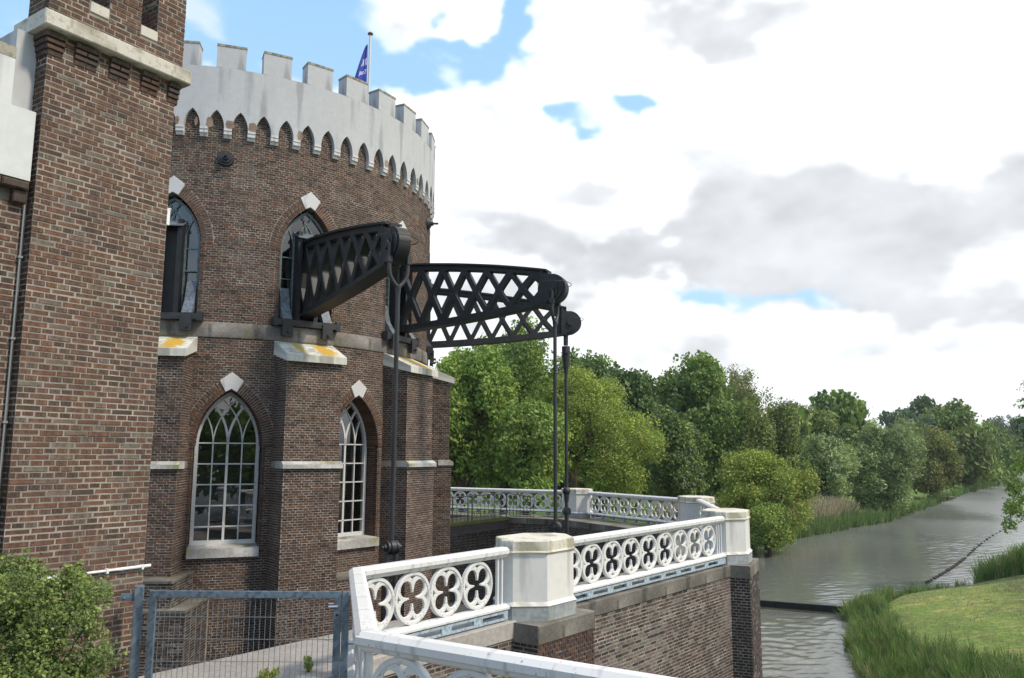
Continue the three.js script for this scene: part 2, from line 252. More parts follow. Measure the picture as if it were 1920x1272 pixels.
// ---------- the round tower ----------
const TC = [-8.0648, 0, -22.6258], RW = 5.662, D = R2D;
const tower = thing('round_tower', 'round brown brick tower with white battlements, pointed windows and buttresses', 'tower', TC);
const onR = (th, R, y = 0) => [Math.sin(th) * R, y, Math.cos(th) * R];
const KC = 6.77 * D, STEP = 30 * D;
const upW = [0, 1, 2, 3].map(k => ({ th: KC + k * STEP, hw: .635, sill: 5.28, sp: 6.98, up: true }));
const loW = [{ th: -8.8 * D, hw: .69, sill: .5, sp: 2.62 }, { th: 21.2 * D, hw: .69, sill: .5, sp: 2.62 }, { th: 51.75 * D, hw: .69, sill: .5, sp: 2.62 }, { th: 81.8 * D, hw: .69, sill: .5, sp: 2.62 }];
const wins = [...upW, ...loW];
// half-width of the opening (grown by g) at height y, or -1
function halfAt(w, y, g) { if (y < w.sill - g * .0) return -1; if (y <= w.sp) return w.hw + g; const r2 = (2 * w.hw + g) ** 2 - (y - w.sp) ** 2; return r2 <= 0 ? -1 : Math.sqrt(r2) - w.hw; }
const apexIn = w => w.sp + Math.sqrt(3) * w.hw;
function keyHalf(w, y) { const a = apexIn(w) + .19, t = apexIn(w) + .37; return y > a && y < t ? .235 * (1 - (y - a) / (t - a)) : -1; }
const cut = (list, a, b) => list.flatMap(([p, q]) => b <= p || a >= q ? [[p, q]] : [[p, a], [b, q]].filter(s => s[1] - s[0] > .02));
const TA = -24 * D, TB = 116 * D;
function towerIv(y) { // brick stretches of the round wall at height y
  let l = [[TA * RW, TB * RW]];
  for (const w of wins) { const c = w.th * RW; let h = halfAt(w, y, y > w.sp ? .262 : 0); h = Math.max(h, keyHalf(w, y)); if (h > 0) l = cut(l, c - h, c + h); if (!w.up && y < w.sill && y > w.sill - .19) l = cut(l, c - .72, c + .72); }
  if (y > 4.93 && y < 5.275) return [];
  if (y < 4.95) for (let k = 0; k < 5; k++) { const c = (KC + (k - 1) * STEP) * RW; l = cut(l, c - .63, c + .63); }
  return l;
}
const wall = new THREE.Group();
{ // mortar core in narrow columns, cut where the openings are
  const pos = [], uv = [], R = RW - .0045; const N = 480;
  for (let i = 0; i < N; i++) {
    const a = i / N * 2 * PI - PI, b = (i + 1) / N * 2 * PI - PI, m = (a + b) / 2; let iv = [[-3.6, 10.9]];
    for (const w of wins) { const u = Math.abs(Math.atan2(Math.sin(m - w.th), Math.cos(m - w.th))) * R; if (u < w.hw + .075) { const t = u < w.hw ? w.sp + Math.sqrt(Math.max(0, (2 * w.hw + .1) ** 2 - (u + w.hw) ** 2)) : w.sp + .3; iv = cut(iv, w.sill - (w.up ? .02 : .1), Math.min(t, apexIn(w) + .1)); } }
    for (const [y0, y1] of iv) { const q = (t, y) => { pos.push(Math.sin(t) * R, y, Math.cos(t) * R); uv.push(t * R, y); }; q(a, y0); q(b, y0); q(b, y1); q(a, y0); q(b, y1); q(a, y1); }
  }
  const g = new THREE.BufferGeometry(); g.setAttribute('position', new THREE.Float32BufferAttribute(pos, 3)); g.setAttribute('uv', new THREE.Float32BufferAttribute(uv, 2)); g.computeVertexNormals();
  const w = part(tower, 'wall', g, M.mortarB); wall.m = w;
}
const towerBricks = [];
const towerMap = (u) => { const t = u / RW; return [Math.sin(t) * RW, Math.cos(t) * RW, t]; };
const stainTone = (u, y) => .76 + .62 * fbm(u * .55, y * .5, 3.3, 4) + .22 * (fbm(u * 2.2, y * .35, 6.1, 4) - .5) - .14 * sstep(1.2, -1, y);
const towerBloom = (u, y) => .30 * sstep(.58, .78, fbm(u * .9, y * 1.4, 12.3, 4));
courses(towerBricks, { seed: 11, y0: -3.4, y1: 10.05, iv: towerIv, map: towerMap, pal: 'tower', tone: stainTone, bloom: towerBloom });
// arch rings of radial bricks
for (const w of wins) { const r = rng(300 + Math.round(w.th * 100)); for (const s of [-1, 1]) {
  const rho = 2 * w.hw, pitch = .056, mid = rho + .13, n = Math.floor(55.5 * D * mid / pitch), dd = w.up ? .22 : .42;
  for (let k = 0; k < n; k++) { const f = (k + .5) * pitch / mid; const segs = (k % 2) ? [[0, .26]] : [[0, .13], [.13, .26]];
    for (const [a, b] of segs) { const q = rho + (a + b) / 2, u = s * (-w.hw + q * Math.cos(f)), y = w.sp + q * Math.sin(f), t = w.th + u / RW;
      towerBricks.push({ x: Math.sin(t) * (RW + .003), y, z: Math.cos(t) * (RW + .003), t, rz: s > 0 ? f : PI - f, l: b - a - .010, h: pitch * (q / mid) - .011, d: dd, c: pick(PAL.ring, r), pal: 'ring' }); } } } }
// jamb courses inside the openings
for (const w of wins) for (const s of [-1, 1]) { const th = w.th, dep = w.up ? .2 : .42, ux = Math.cos(th), uz = -Math.sin(th), nx = Math.sin(th), nz = Math.cos(th), dF = RW * Math.cos(w.hw / RW) - .004;
  const turn = Math.atan2(-s * ux, -s * uz); // faces the opening
  const map = (u) => { const dd = s > 0 ? dF - u : dF - dep + u; return [nx * dd + ux * s * w.hw, nz * dd + uz * s * w.hw, turn]; };
  courses(towerBricks, { seed: 500 + Math.round(th * 50) + s, y0: w.sill, y1: w.sp, iv: () => [[.0, dep]], map, pal: 'tower', d: .06 }); }
// buttresses: flat-faced bricks on a mortar core
const buts = [0, 1, 2, 3].map(k => KC + k * STEP);
function flatFace(th, d, u0, u1, y0, y1, seed, pal = 'tower', list = towerBricks, tone = stainTone) { // a wall facing th at distance d from the tower's axis
  const nx = Math.sin(th), nz = Math.cos(th), ux = Math.cos(th), uz = -Math.sin(th);
  courses(list, { seed, y0, y1, iv: () => [[u0, u1]], map: (u) => [nx * d + ux * u, nz * d + uz * u, th], pal, tone: (u, y) => tone(u + d * 3 + th * 5, y) });
}
function sideFace(th, s, w, d0, d1, y0, y1, seed, pal = 'tower', list = towerBricks, reach = () => 99) { // flank of a buttress, s=-1 left, 1 right (seen from outside)
  const nx = Math.sin(th), nz = Math.cos(th), ux = Math.cos(th), uz = -Math.sin(th), t = th + s * PI / 2;
  courses(list, { seed, y0, y1, iv: (y) => { const q = Math.min(d1, reach(y)); return q < d0 + .05 ? [] : s > 0 ? [[d1 - q, d1 - d0]] : [[0, q - d0]]; }, map: (u) => { const dd = s > 0 ? d1 - u : d0 + u; return [nx * dd + ux * s * w, nz * dd + uz * s * w, t]; }, pal, tone: stainTone });
}
function local(th, g) { return xf(g, [0, 0, 0], [0, th, 0]); } // x tangent, z outward
buts.forEach((th, k) => {
  const W = .633, dU = 6.3, dL = 6.36, core = .0045;
  const b = part(tower, 'buttress', metreUV(local(th, merge([(() => { const g = extr(poly([[5.4, 2.1], [dU - core, 2.1], [dU - core, 4.435], [5.4, 4.66]]), 2 * (W - core)); g.rotateY(-PI / 2); g.translate(W - core, 0, 0); return g; })(), box(2 * (W - core + .01), 5.7, dL - core - 5.4, 0, -.7, (dL - core + 5.4) / 2)]))), M.mortarB);
  const L = []; flatFace(th, dU, -W, W, 2.3, 4.44, 40 + k, 'tower', L); flatFace(th, dL, -W - .01, W + .01, -3.4, 2.17, 50 + k, 'tower', L, (u, y) => stainTone(u, y) * lerp(.72, 1, sstep(0, .5, 2.2 - y)));
  for (const s of [-1, 1]) { sideFace(th, s, W, 5.6, dU, 2.3, 4.6, 60 + k * 2 + s, 'tower', L, y => 6.38 - (y + .026 - 4.42) / .25); sideFace(th, s, W + .01, 5.6, dL, -3.4, 2.17, 80 + k * 2 + s, 'tower', L); }
  emitBricks(b, L, k === 1 || k === 2 ? 40 : 0, 700 + k);
  // sloping white cap stone with yellow lichen, and the string stone lower down
  const w = .69, q = [[5.62, 4.93], [6.42, 4.575], [6.42, 4.42], [5.62, 4.62]]; const pos = [], uv = []; const P = (x, i) => [x, q[i][1], q[i][0]];
  const tri = (a, b2, c, ua, ub, uc) => { pos.push(...a, ...b2, ...c); uv.push(...ua, ...ub, ...uc); }; const quad = (a, b2, c, d, A, B, C, E) => { tri(a, b2, c, A, B, C); tri(a, c, d, A, C, E); };
  const o = [.02, .5], o2 = [.04, .5], o3 = [.04, .53]; quad(P(-w, 1), P(w, 1), P(w, 0), P(-w, 0), [.02, .03], [.98, .03], [.98, .97], [.02, .97]);
  quad(P(-w, 2), P(w, 2), P(w, 1), P(-w, 1), [0.02, .96], [.98, .96], [.98, .99], [.02, .99]); quad(P(w, 2), P(w, 3), P(w, 0), P(w, 1), [.93, .5], [.99, .5], [.99, .6], [.93, .6]); quad(P(-w, 3), P(-w, 2), P(-w, 1), P(-w, 0), [.01, .5], [.07, .5], [.07, .6], [.01, .6]); quad(P(-w, 3), P(w, 3), P(w, 2), P(-w, 2), o, o2, o3, o);
  const cg = new THREE.BufferGeometry(); cg.setAttribute('position', new THREE.Float32BufferAttribute(pos, 3)); cg.setAttribute('uv', new THREE.Float32BufferAttribute(uv, 2)); cg.computeVertexNormals();
  part(tower, 'cap_stone', local(th, cg), M.capLichen, 'white sloping cap stone with yellow lichen');
  const ss = extr(poly([[6.0, 2.30], [6.33, 2.30], [6.425, 2.235], [6.425, 2.15], [6.0, 2.15]]), 1.36); ss.rotateY(-PI / 2); ss.translate(.68, 0, 0);
  part(tower, 'string_stone', metreUV(local(th, ss)), M.sill);
});
emitBricks(tower.children[0], towerBricks, 260, 999);
// stone band
{ const pos = []; const g = new THREE.LatheGeometry([[5.6, 4.93], [RW + .022, 4.935], [RW + .022, 5.262], [5.6, 5.275]].map(p => new THREE.Vector2(...p)), 180); part(tower, 'stone_band', metreUV(g), M.band); }
// windows
function archPts(hw, y0, sp, n = 14, r = 2 * hw) { const p = [[-hw, y0], [hw, y0], [hw, sp]]; const c = hw - r, top = Math.acos(-c / r); for (let i = 1; i <= n; i++) { const f = top * i / n; p.push([c + r * Math.cos(f), sp + r * Math.sin(f)]); } for (let i = n - 1; i >= 0; i--) { const f = top * i / n; p.push([-c - r * Math.cos(f), sp + r * Math.sin(f)]); } return p; }
function arcBar(x0, dir, hw, r, sp, th, dep) { // one tracery arc from a mullion at x0, rising towards dir, stopping at the arch
  const c = x0 + dir * r, P = []; for (let i = 0; i <= 40; i++) { const f = i / 40 * 62 * D, x = c - dir * r * Math.cos(f), y = sp + r * Math.sin(f); if (i && (Math.abs(x) + hw) ** 2 + (y - sp) ** 2 > (2 * hw) ** 2) break; P.push([f]); }
  const a = P.map(([f]) => [c - dir * (r + th / 2) * Math.cos(f), sp + (r + th / 2) * Math.sin(f)]), b = P.map(([f]) => [c - dir * (r - th / 2) * Math.cos(f), sp + (r - th / 2) * Math.sin(f)]).reverse();
  return P.length > 2 ? extr(poly([...a, ...b]), dep) : null;
}
wins.forEach((w, wi) => {
  const up = w.up, d = up ? 5.43 : 5.2, hw = up ? .605 : .665, y0 = up ? 5.30 : .52, sp = w.sp + (up ? 0 : .03), mat = up ? M.frameTeal : M.frameWhite, fw = up ? .055 : .075;
  const win = part(tower, 'window', (() => { // frame
    const s = poly(archPts(hw, y0, sp)); s.holes.push(hole(archPts(hw - fw, y0 + fw * 1.4, sp, 14, 2 * hw - fw))); const g = extr(s, .09); g.translate(0, 0, d - .03); return metreUV(local(w.th, g)); })(), mat);
  // reveal behind the arch ring
  { const s = poly(archPts(w.hw + .14, w.sill - .1, w.sp, 14, 2 * w.hw + .14)); s.holes.push(hole(archPts(w.hw + .012, w.sill - .03, w.sp, 14, 2 * w.hw + .012))); const z0 = d - .15; const g = extr(s, .2); { const P = g.attributes.position; for (let i = 0; i < P.count; i++) P.setZ(i, P.getZ(i) > .1 ? Math.sqrt((RW - .0055) ** 2 - P.getX(i) ** 2) : z0); g.computeVertexNormals(); } part(tower, 'reveal', metreUV(local(w.th, g)), M.mortarB); }
  const bars = [], B = (x, y, bw, bh, dep = .045) => bars.push(box(bw, bh, dep, x, y, d + .02));
  if (!up) {
    const r = 2 * hw - fw / 2, i = hw - fw; const ys = [2.68, 2.235, 1.795, 1.35, .91];
    for (const y of ys) B(0, y, 2 * i, .026); for (const x of [-.3, 0, .3]) B(x, (y0 + sp) / 2 + .05, x ? .026 : .05, sp - y0);
    for (const [x, t] of [[-.3, .026], [0, .05], [.3, .026]]) for (const dir of [-1, 1]) { const g = arcBar(x, dir, hw - fw / 2, r, sp, t, .045); if (g) { g.translate(0, 0, d); bars.push(g); } }
    part(win, 'glazing_bars', metreUV(local(w.th, merge(bars))), mat);
    const yy = [y0 + fw, .91, 1.35, 1.795, 2.235, 2.68], xs = [-i, -.3, 0, .3, i];
    for (let a = 0; a < 5; a++) for (let b = 0; b < 4; b++) { const g = new THREE.PlaneGeometry(xs[b + 1] - xs[b], yy[a + 1] - yy[a]); g.translate((xs[b] + xs[b + 1]) / 2, (yy[a] + yy[a + 1]) / 2, 0); g.rotateY((hash3(a, b, wi) - .5) * .03); g.rotateX((hash3(b, a, wi + 9) - .5) * .03); g.translate(0, 0, d + .012); part(win, 'pane', local(w.th, g), M.glass); }
    const hd = archPts(hw - fw / 2, sp, sp, 12, 2 * hw - fw / 2);
    for (const [x0, x1] of [[-hw, -.3], [-.3, 0], [0, .3], [.3, hw]]) { // head lights, one column each
      const top = x => sp + Math.sqrt(Math.max(0, (2 * hw - fw / 2) ** 2 - (Math.abs(x) + hw - fw / 2) ** 2)); const pts = [[x0, sp + .03], [x1, sp + .03]]; for (let k = 0; k <= 8; k++) { const x = lerp(x1, x0, k / 8); pts.push([x, Math.max(sp + .031, top(x))]); }
      const g = new THREE.ShapeGeometry(poly(pts)); g.rotateX((hash3(Math.round(x0 * 10), 3, wi) - .5) * .015); g.translate(0, 0, d + .012); part(win, 'pane', local(w.th, g), M.glass); }
    part(tower, 'window_sill', metreUV(local(w.th, (() => { const g = extr(poly([[5.1, .55], [5.55, .525], [5.735, .505], [5.735, .315], [5.1, .315]]), 1.42); g.rotateY(-PI / 2); g.translate(.71, 0, 0); return g; })())), M.sill);
  } else {
    for (const y of [sp - .1, sp - .6, sp - 1.1]) B(0, y, 2 * (hw - .04), .02); for (const x of [-.27, .27]) B(x, (y0 + sp + .5) / 2, .05, sp - y0 + .5, .07); B(0, sp + .5, .59, .05, .07);
    for (const [x, dr] of [[-.27, -1], [.27, 1]]) { const g = arcBar(x, -dr, hw - fw / 2, 2 * hw - fw / 2, sp, .024, .045); const g2 = arcBar(x, dr, hw - fw / 2, 2 * hw - fw / 2, sp, .024, .045); for (const q of [g, g2]) if (q) { q.translate(0, 0, d); bars.push(q); } }
    for (const dr of [-1, 1]) { const g = arcBar(0, dr, hw - fw / 2, .9, sp + .5, .024, .045); if (g) { g.translate(0, 0, d); bars.push(g); } }
    part(win, 'glazing_bars', metreUV(local(w.th, merge(bars))), mat);
    const yy = [y0 + .05, sp - 1.1, sp - .6, sp - .1]; for (const s of [-1, 1]) for (let a = 0; a < 3; a++) { const g = new THREE.PlaneGeometry(.32, yy[a + 1] - yy[a]); g.translate(s * .42, (yy[a] + yy[a + 1]) / 2, 0); g.rotateY((hash3(a, s + 1, wi) - .5) * .03); g.rotateX((hash3(s + 1, a, wi + 9) - .5) * .03); g.translate(0, 0, d + .012); part(win, 'pane', local(w.th, g), M.glass); }
    const top = x => sp + Math.sqrt(Math.max(0, (2 * hw - fw / 2) ** 2 - (Math.abs(x) + hw - fw / 2) ** 2));
    for (const [x0, x1, yb] of [[-hw, -.28, sp - .09], [-.28, 0, sp + .5], [0, .28, sp + .5], [.28, hw, sp - .09]]) { const pts = [[x0, yb], [x1, yb]]; for (let k = 0; k <= 8; k++) { const x = lerp(x1, x0, k / 8); pts.push([x, Math.max(yb + .001, top(x))]); } const g = new THREE.ShapeGeometry(poly(pts)); g.translate(0, 0, d + .012); part(win, 'pane', local(w.th, g), M.glass); }
    // boarded slot the beam passes through, iron sill beam on lugs, lead-covered struts
    part(win, 'beam_board', metreUV(local(w.th, merge([box(.46, 2.15, .16, 0, 6.38, d - .02), box(.10, 2.2, .34, -.215, 6.38, d + .12), box(.10, 2.2, .34, .215, 6.38, d + .12)]))), M.iron);
    const hood = extr(poly([[0, 7.50], [.34, 7.34], [.34, 7.31], [0, 7.46]]), .56); hood.rotateY(-PI / 2); hood.translate(.28, 0, d + .02); part(win, 'hood', metreUV(local(w.th, hood)), M.lead);
    part(tower, 'sill_beam', metreUV(local(w.th, merge([box(1.56, .135, .13, 0, 5.345, RW + .07), ...[-.47, .47].map(x => box(.24, .33, .10, x, 5.20, RW + .12)), ...[-.74, .74].map(x => box(.1, .2, .16, x, 5.35, RW + .06)), ...[-.47, .47].map(x => cyl(.034, .034, .08, 8, [x + .02, 5.12, RW + .19], [PI / 2, 0, 0]))]))), M.ironGrey);
    for (const x of [-.44, .44]) { const g = extr(poly([[5.46, 6.16], [5.50, 6.16], [5.61, 5.72], [5.80, 5.42], [5.70, 5.41], [5.46, 5.6]]), .21); g.rotateY(-PI / 2); g.translate(x + .105 + (x < 0 ? -.03 : .03), 0, 0); part(tower, 'lead_strut', metreUV(local(w.th, g)), M.lead); }
  }
  const a = apexIn(w), key = extr(poly([[0, a + .37], [.235, a + .19], [.115, a - .045], [0, a + .02], [-.115, a - .045], [-.235, a + .19]]), .2, .006); key.translate(0, 0, RW - .19); part(tower, 'keystone', metreUV(local(w.th, key)), M.keystone);
});
// parapet: white plaster on pointed corbel arches
{ const Rp = 5.775, th = .115, cells = [], corb0 = 7.56 * D, st = 5 * D, hwA = .172, ySp = 9.585, yTop = 11.0;
  for (let k = 0; k < 72; k++) { const c = corb0 + (k + .5) * st, half = st / 2 * Rp; const aw = hwA, pts = [[-half, ySp - .0], [-aw, ySp]]; const r = aw * 2.05 * 1.0, cc = r - aw, top = Math.acos(cc / r), n = 8, k2 = .415 / (r * Math.sin(top)); for (let i = 1; i <= n; i++) { const f = top * i / n; pts.push([cc - r * Math.cos(f), ySp + r * Math.sin(f) * k2]); } for (let i = n - 1; i >= 0; i--) { const f = top * i / n; pts.push([-cc + r * Math.cos(f), ySp + r * Math.sin(f) * k2]); }
    pts.push([half, ySp], [half, yTop], [-half, yTop]); const g = metreUV(extr(poly(pts), th)); const p = g.attributes.position, u = g.attributes.uv;
    for (let i = 0; i < p.count; i++) { const x = p.getX(i), t = c + x / Rp, R = Rp - th + p.getZ(i); u.setX(i, u.getX(i) + c * Rp); p.setXYZ(i, Math.sin(t) * R, p.getY(i), Math.cos(t) * R); } g.computeVertexNormals(); cells.push(g); }
  cells.push(metreUV(new THREE.LatheGeometry([[5.42, 10.3], [5.42, 11.0], [Rp - .004, 11.0]].map(p => new THREE.Vector2(...p)), 144)));
  part(tower, 'parapet', merge(cells), M.plaster, 'white plastered parapet on pointed arches');
  part(tower, 'roof_deck', xf(new THREE.CircleGeometry(5.43, 64), [0, 10.55, 0], [-PI / 2, 0, 0]), M.roofing);
  for (let k = -5; k <= 11; k++) { const c = (17.55 + k * 10) * D, w = 6.25 * D * Rp, s = poly([[-w / 2, 11.002], [w / 2, 11.002], [w / 2, 11.5], [-w / 2, 11.5]]); const g = metreUV(extr(s, .36)); const bend = (g) => { const p = g.attributes.position; for (let i = 0; i < p.count; i++) { const t = c + p.getX(i) / Rp, R = Rp - .36 + p.getZ(i); p.setXYZ(i, Math.sin(t) * R, p.getY(i), Math.cos(t) * R); } g.computeVertexNormals(); return g; };
    const m = part(tower, 'merlon', bend(g), M.plaster); const cap = metreUV(extr(poly([[-w / 2 - .008, 11.5], [w / 2 + .008, 11.5], [w / 2 + .008, 11.555], [-w / 2 - .008, 11.555]]), .376)); cap.translate(0, 0, -.008); part(m, 'coping', bend(cap), M.plasterTop); }
  for (let k = -6; k <= 21; k++) { const c = corb0 + k * st; const g = extr(poly([[5.6, 9.585], [5.785, 9.585], [5.785, 9.54], [5.77, 9.53], [5.77, 9.46], [5.735, 9.43], [5.72, 9.385], [5.6, 9.385]]), .165); g.rotateY(-PI / 2); g.translate(.0825, 0, 0); part(tower, 'corbel', metreUV(local(c, g)), M.keystone); }
  const r = rng(5); for (const [k, dx, w, h] of [[-.12, 0, .1, .22], [1.03, .1, .16, .26], [2.03, .02, .2, .2], [3.0, .02, .2, .24], [5.0, .06, .12, .3], [10.05, 0, .13, .2], [13.0, 0, .12, .24], [0.95, -.14, .08, .2]]) { // bare pinkish patches where plaster has dropped
    const c = corb0 + k * st, y = 9.69, pts = []; for (let i = 0; i < 14; i++) { const f = i / 14 * 2 * PI, q = .8 + .3 * r(); pts.push([dx + Math.cos(f) * w * .5 * q, y + Math.sin(f) * h * .5 * q]); } const g = extr(poly(pts), .004); g.translate(0, 0, Rp - .001); part(tower, 'plaster_patch', metreUV(local(c, g)), M.patch); }
}
// cast-iron wall anchor plates
for (const th of [17.41 * D, 86.6 * D]) { const y = 8.93, g = merge([cyl(.165, .185, .05, 28, [0, 0, .03], [PI / 2, 0, 0]), cyl(.115, .13, .04, 24, [0, 0, .07], [PI / 2, 0, 0]), cyl(.06, .075, .1, 14, [0, 0, .11], [PI / 2, 0, 0]), cyl(.03, .03, .2, 10, [0, 0, .2], [PI / 2, 0, 0])]); g.translate(0, y, RW + .005); part(tower, 'anchor_plate', local(th, g), M.ironGrey); }
// floor inside, so that the windows look into a room
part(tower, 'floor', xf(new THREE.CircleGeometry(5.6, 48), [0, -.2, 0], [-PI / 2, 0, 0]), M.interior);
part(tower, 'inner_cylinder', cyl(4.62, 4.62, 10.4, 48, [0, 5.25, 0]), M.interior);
// plinths at the foot
{ const add = (th, d, u0, u1, y0, y1, seed, pal, many) => { const g = box(u1 - u0 - .010, y1 - y0, d - 5.2 - .005, (u0 + u1) / 2, (y0 + y1) / 2, (d - .005 + 5.2) / 2); const p = part(tower, 'plinth', metreUV(local(th, g)), M.mortarB); const L = []; flatFace(th, d, u0, u1, y0, y1 - .04, seed, pal, L); sideFace(th, 1, u1, 5.6, d, y0, y1 - .04, seed + 1, pal, L); const q = (u0 + u1) / 2; emitBricks(p, L, many, seed);
    const r = rng(seed), t = box(u1 - u0 + .03, .05, d - 5.5, q, y1 - .012, (d + 5.5) / 2 + .012); part(p, 'ledge', metreUV(local(th, t)), M.coping); };
  add(KC - 2 * D, 6.85, -2.4, 1.07, -3.4, .04, 1201, 'quay', 60); add(KC - 2 * D, 7.1, -2.4, 1.40, -3.4, -.46, 1211, 'quay', 60); add(KC + 41.5 * D, 6.35, -.62, .62, -3.4, -.2, 1221, 'tower', 40); }

// ---------- balance beams ----------
M.beamRod = M.ironGrey;
function curveTop(r) { const t = clamp((r - 5.4) / 4.5); return 7.245 - .16 * t - .36 * t * t; }       // top edge of a beam, height over ground
function curveBot(r) { const t = clamp((r - 5.4) / 4.5); return 5.53 + .26 * t + .24 * t * t; }
function roundHole(pts, k) { const p = new THREE.Path(), n = pts.length; for (let i = 0; i < n; i++) { const a = pts[i], b = pts[(i + 1) % n], c = pts[(i + 2) % n]; const ab = Math.hypot(b[0] - a[0], b[1] - a[1]), bc = Math.hypot(c[0] - b[0], c[1] - b[1]), q = Math.min(k, ab * .4, bc * .4); const p1 = [b[0] + (a[0] - b[0]) / ab * q, b[1] + (a[1] - b[1]) / ab * q], p2 = [b[0] + (c[0] - b[0]) / bc * q, b[1] + (c[1] - b[1]) / bc * q]; i ? p.lineTo(...p1) : p.moveTo(...p1); p.quadraticCurveTo(b[0], b[1], ...p2); } p.closePath(); return p; }
const beamParts = (() => {
  const out = [], a0 = 4.7, a1 = 9.72, N = 30; for (let i = 0; i <= N; i++) { const r = lerp(a0, a1, i / N); out.push([r, curveTop(r)]); } for (let i = N; i >= 0; i--) { const r = lerp(a0, a1, i / N); out.push([r, curveBot(r)]); }
  const s = poly(out), pitch = .612, r0 = 5.99, w = .108, ch = .12, kids = [];
  const cell = (k, fn) => fn(r0 + k * pitch);
  const mid = r => (curveTop(r) + curveBot(r)) / 2 - .0;
  const top = r => curveTop(r) - ch, bot = r => curveBot(r) + ch, pitchAt = .612;
  for (let k = -1; k <= 5; k++) { const n = r0 + k * pitch, n2 = n + pitch, h = pitch / 2;
    // triangle above the node, triangle below it, diamond between this node and the next
    const sl = (top(n) - bot(n)) / 2 / h, m = mid(n); const e = w / Math.sin(Math.atan(sl)) ; const ev = w * Math.sqrt(1 + sl * sl) * .5 * 1.0;
    const tT = top(n), tB = bot(n); const wT = (tT - (m + ev)) / sl, wB = ((m - ev) - tB) / sl;
    if (k <= 5 && wT > .05) { s.holes.push(roundHole([[n - wT, top(n - wT)], [n, m + ev], [n + wT, top(n + wT)]], .035)); s.holes.push(roundHole([[n - wB, bot(n - wB)], [n + wB, bot(n + wB)], [n, m - ev]], .035)); }
    if (k < 6) { const c = (n + n2) / 2, ms = mid(c), hx = (h - e * .5) * (k === 5 ? .9 : 1), sl2 = (top(c) - bot(c)) / 2 / h; s.holes.push(roundHole([[c - hx, ms], [c, ms + hx * sl2], [c + hx, ms], [c, ms - hx * sl2]], .05)); } }
  const plate = z => { const g = extr(s, .15, .02, 6); g.translate(0, 0, z - .075); return g; };
  const strip = (f, t, z) => { const p = []; for (let i = 0; i <= N; i++) { const r = lerp(a0, a1, i / N); p.push([r, f(r) + t]); } for (let i = N; i >= 0; i--) { const r = lerp(a0, a1, i / N); p.push([r, f(r)]); } const g = extr(poly(p), z); g.translate(0, 0, -z / 2); return g; };
  return { plate, top: strip(r => curveTop(r) - .01, .045, .36), bot: strip(r => curveBot(r) - .035, .045, .36), rivets: (() => { const l = []; for (let k = 0; k < 6; k++) { const r = r0 + k * pitch; for (const z of [-1, 1]) { l.push(xf(new THREE.SphereGeometry(.026, 8, 6), [r, (curveTop(r) + curveBot(r)) / 2, z * .098], [0, 0, 0], [1, 1, .6]), xf(new THREE.SphereGeometry(.024, 8, 6), [r + .12, curveBot(r) + .05, z * .098], [0, 0, 0], [1, 1, .6])); } } return merge(l); })() };
})();
for (const [k, label] of [[1, 'nearest black cast-iron lattice beam jutting from the middle tower window'], [2, 'middle black lattice beam seen side-on against the sky'], [3, 'farthest and lowest-looking black lattice beam, in front of the treetops']]) {
  const th = KC + k * STEP, R0 = 5.7, b = thing('balance_beam', label, 'iron beam', [TC[0] + Math.sin(th) * R0, 0, TC[2] + Math.cos(th) * R0], th - PI / 2, 'iron lattice beams jutting from the round tower');
  const sh = g => xf(g.clone(), [-R0, 0, 0]);
  part(b, 'lattice_plate', metreUV(sh(beamParts.plate(0))), M.iron);
  part(b, 'top_flange', metreUV(sh(beamParts.top)), M.iron); part(b, 'bottom_flange', metreUV(sh(beamParts.bot)), M.iron);
  part(b, 'rivets', sh(beamParts.rivets), M.ironGrey);
  // round head with its side cheeks
  const drum = merge([cyl(.35, .35, .24, 32, [9.83, 6.33, 0], [PI / 2, 0, 0]), ...[-1, 1].flatMap(s => [cyl(.29, .29, .03, 28, [9.83, 6.33, s * .135], [PI / 2, 0, 0]), cyl(.10, .10, .10, 16, [9.83, 6.33, s * .18], [PI / 2, 0, 0])])]);
  part(b, 'head', metreUV(sh(drum)), M.iron);
  part(b, 'end_plate', metreUV(sh(merge([box(.05, .80, .36, 9.60, 6.36, 0), ...[-1, 1].map(s => { const g = extr(poly([[9.56, 6.0], [9.75, 6.02], [9.98, 6.16], [10.0, 6.45], [9.85, 6.62], [9.6, 6.73], [9.56, 6.74]]), .03); g.translate(0, 0, s * .16 - .015); return g; })]))), M.iron);
  const ring = new THREE.TorusGeometry(.40, .008, 6, 40); part(b, 'wire_hoop', sh(xf(ring, [9.86, 6.44, 0], [PI / 2 - .04, 0, 0])), M.ironGrey);
}
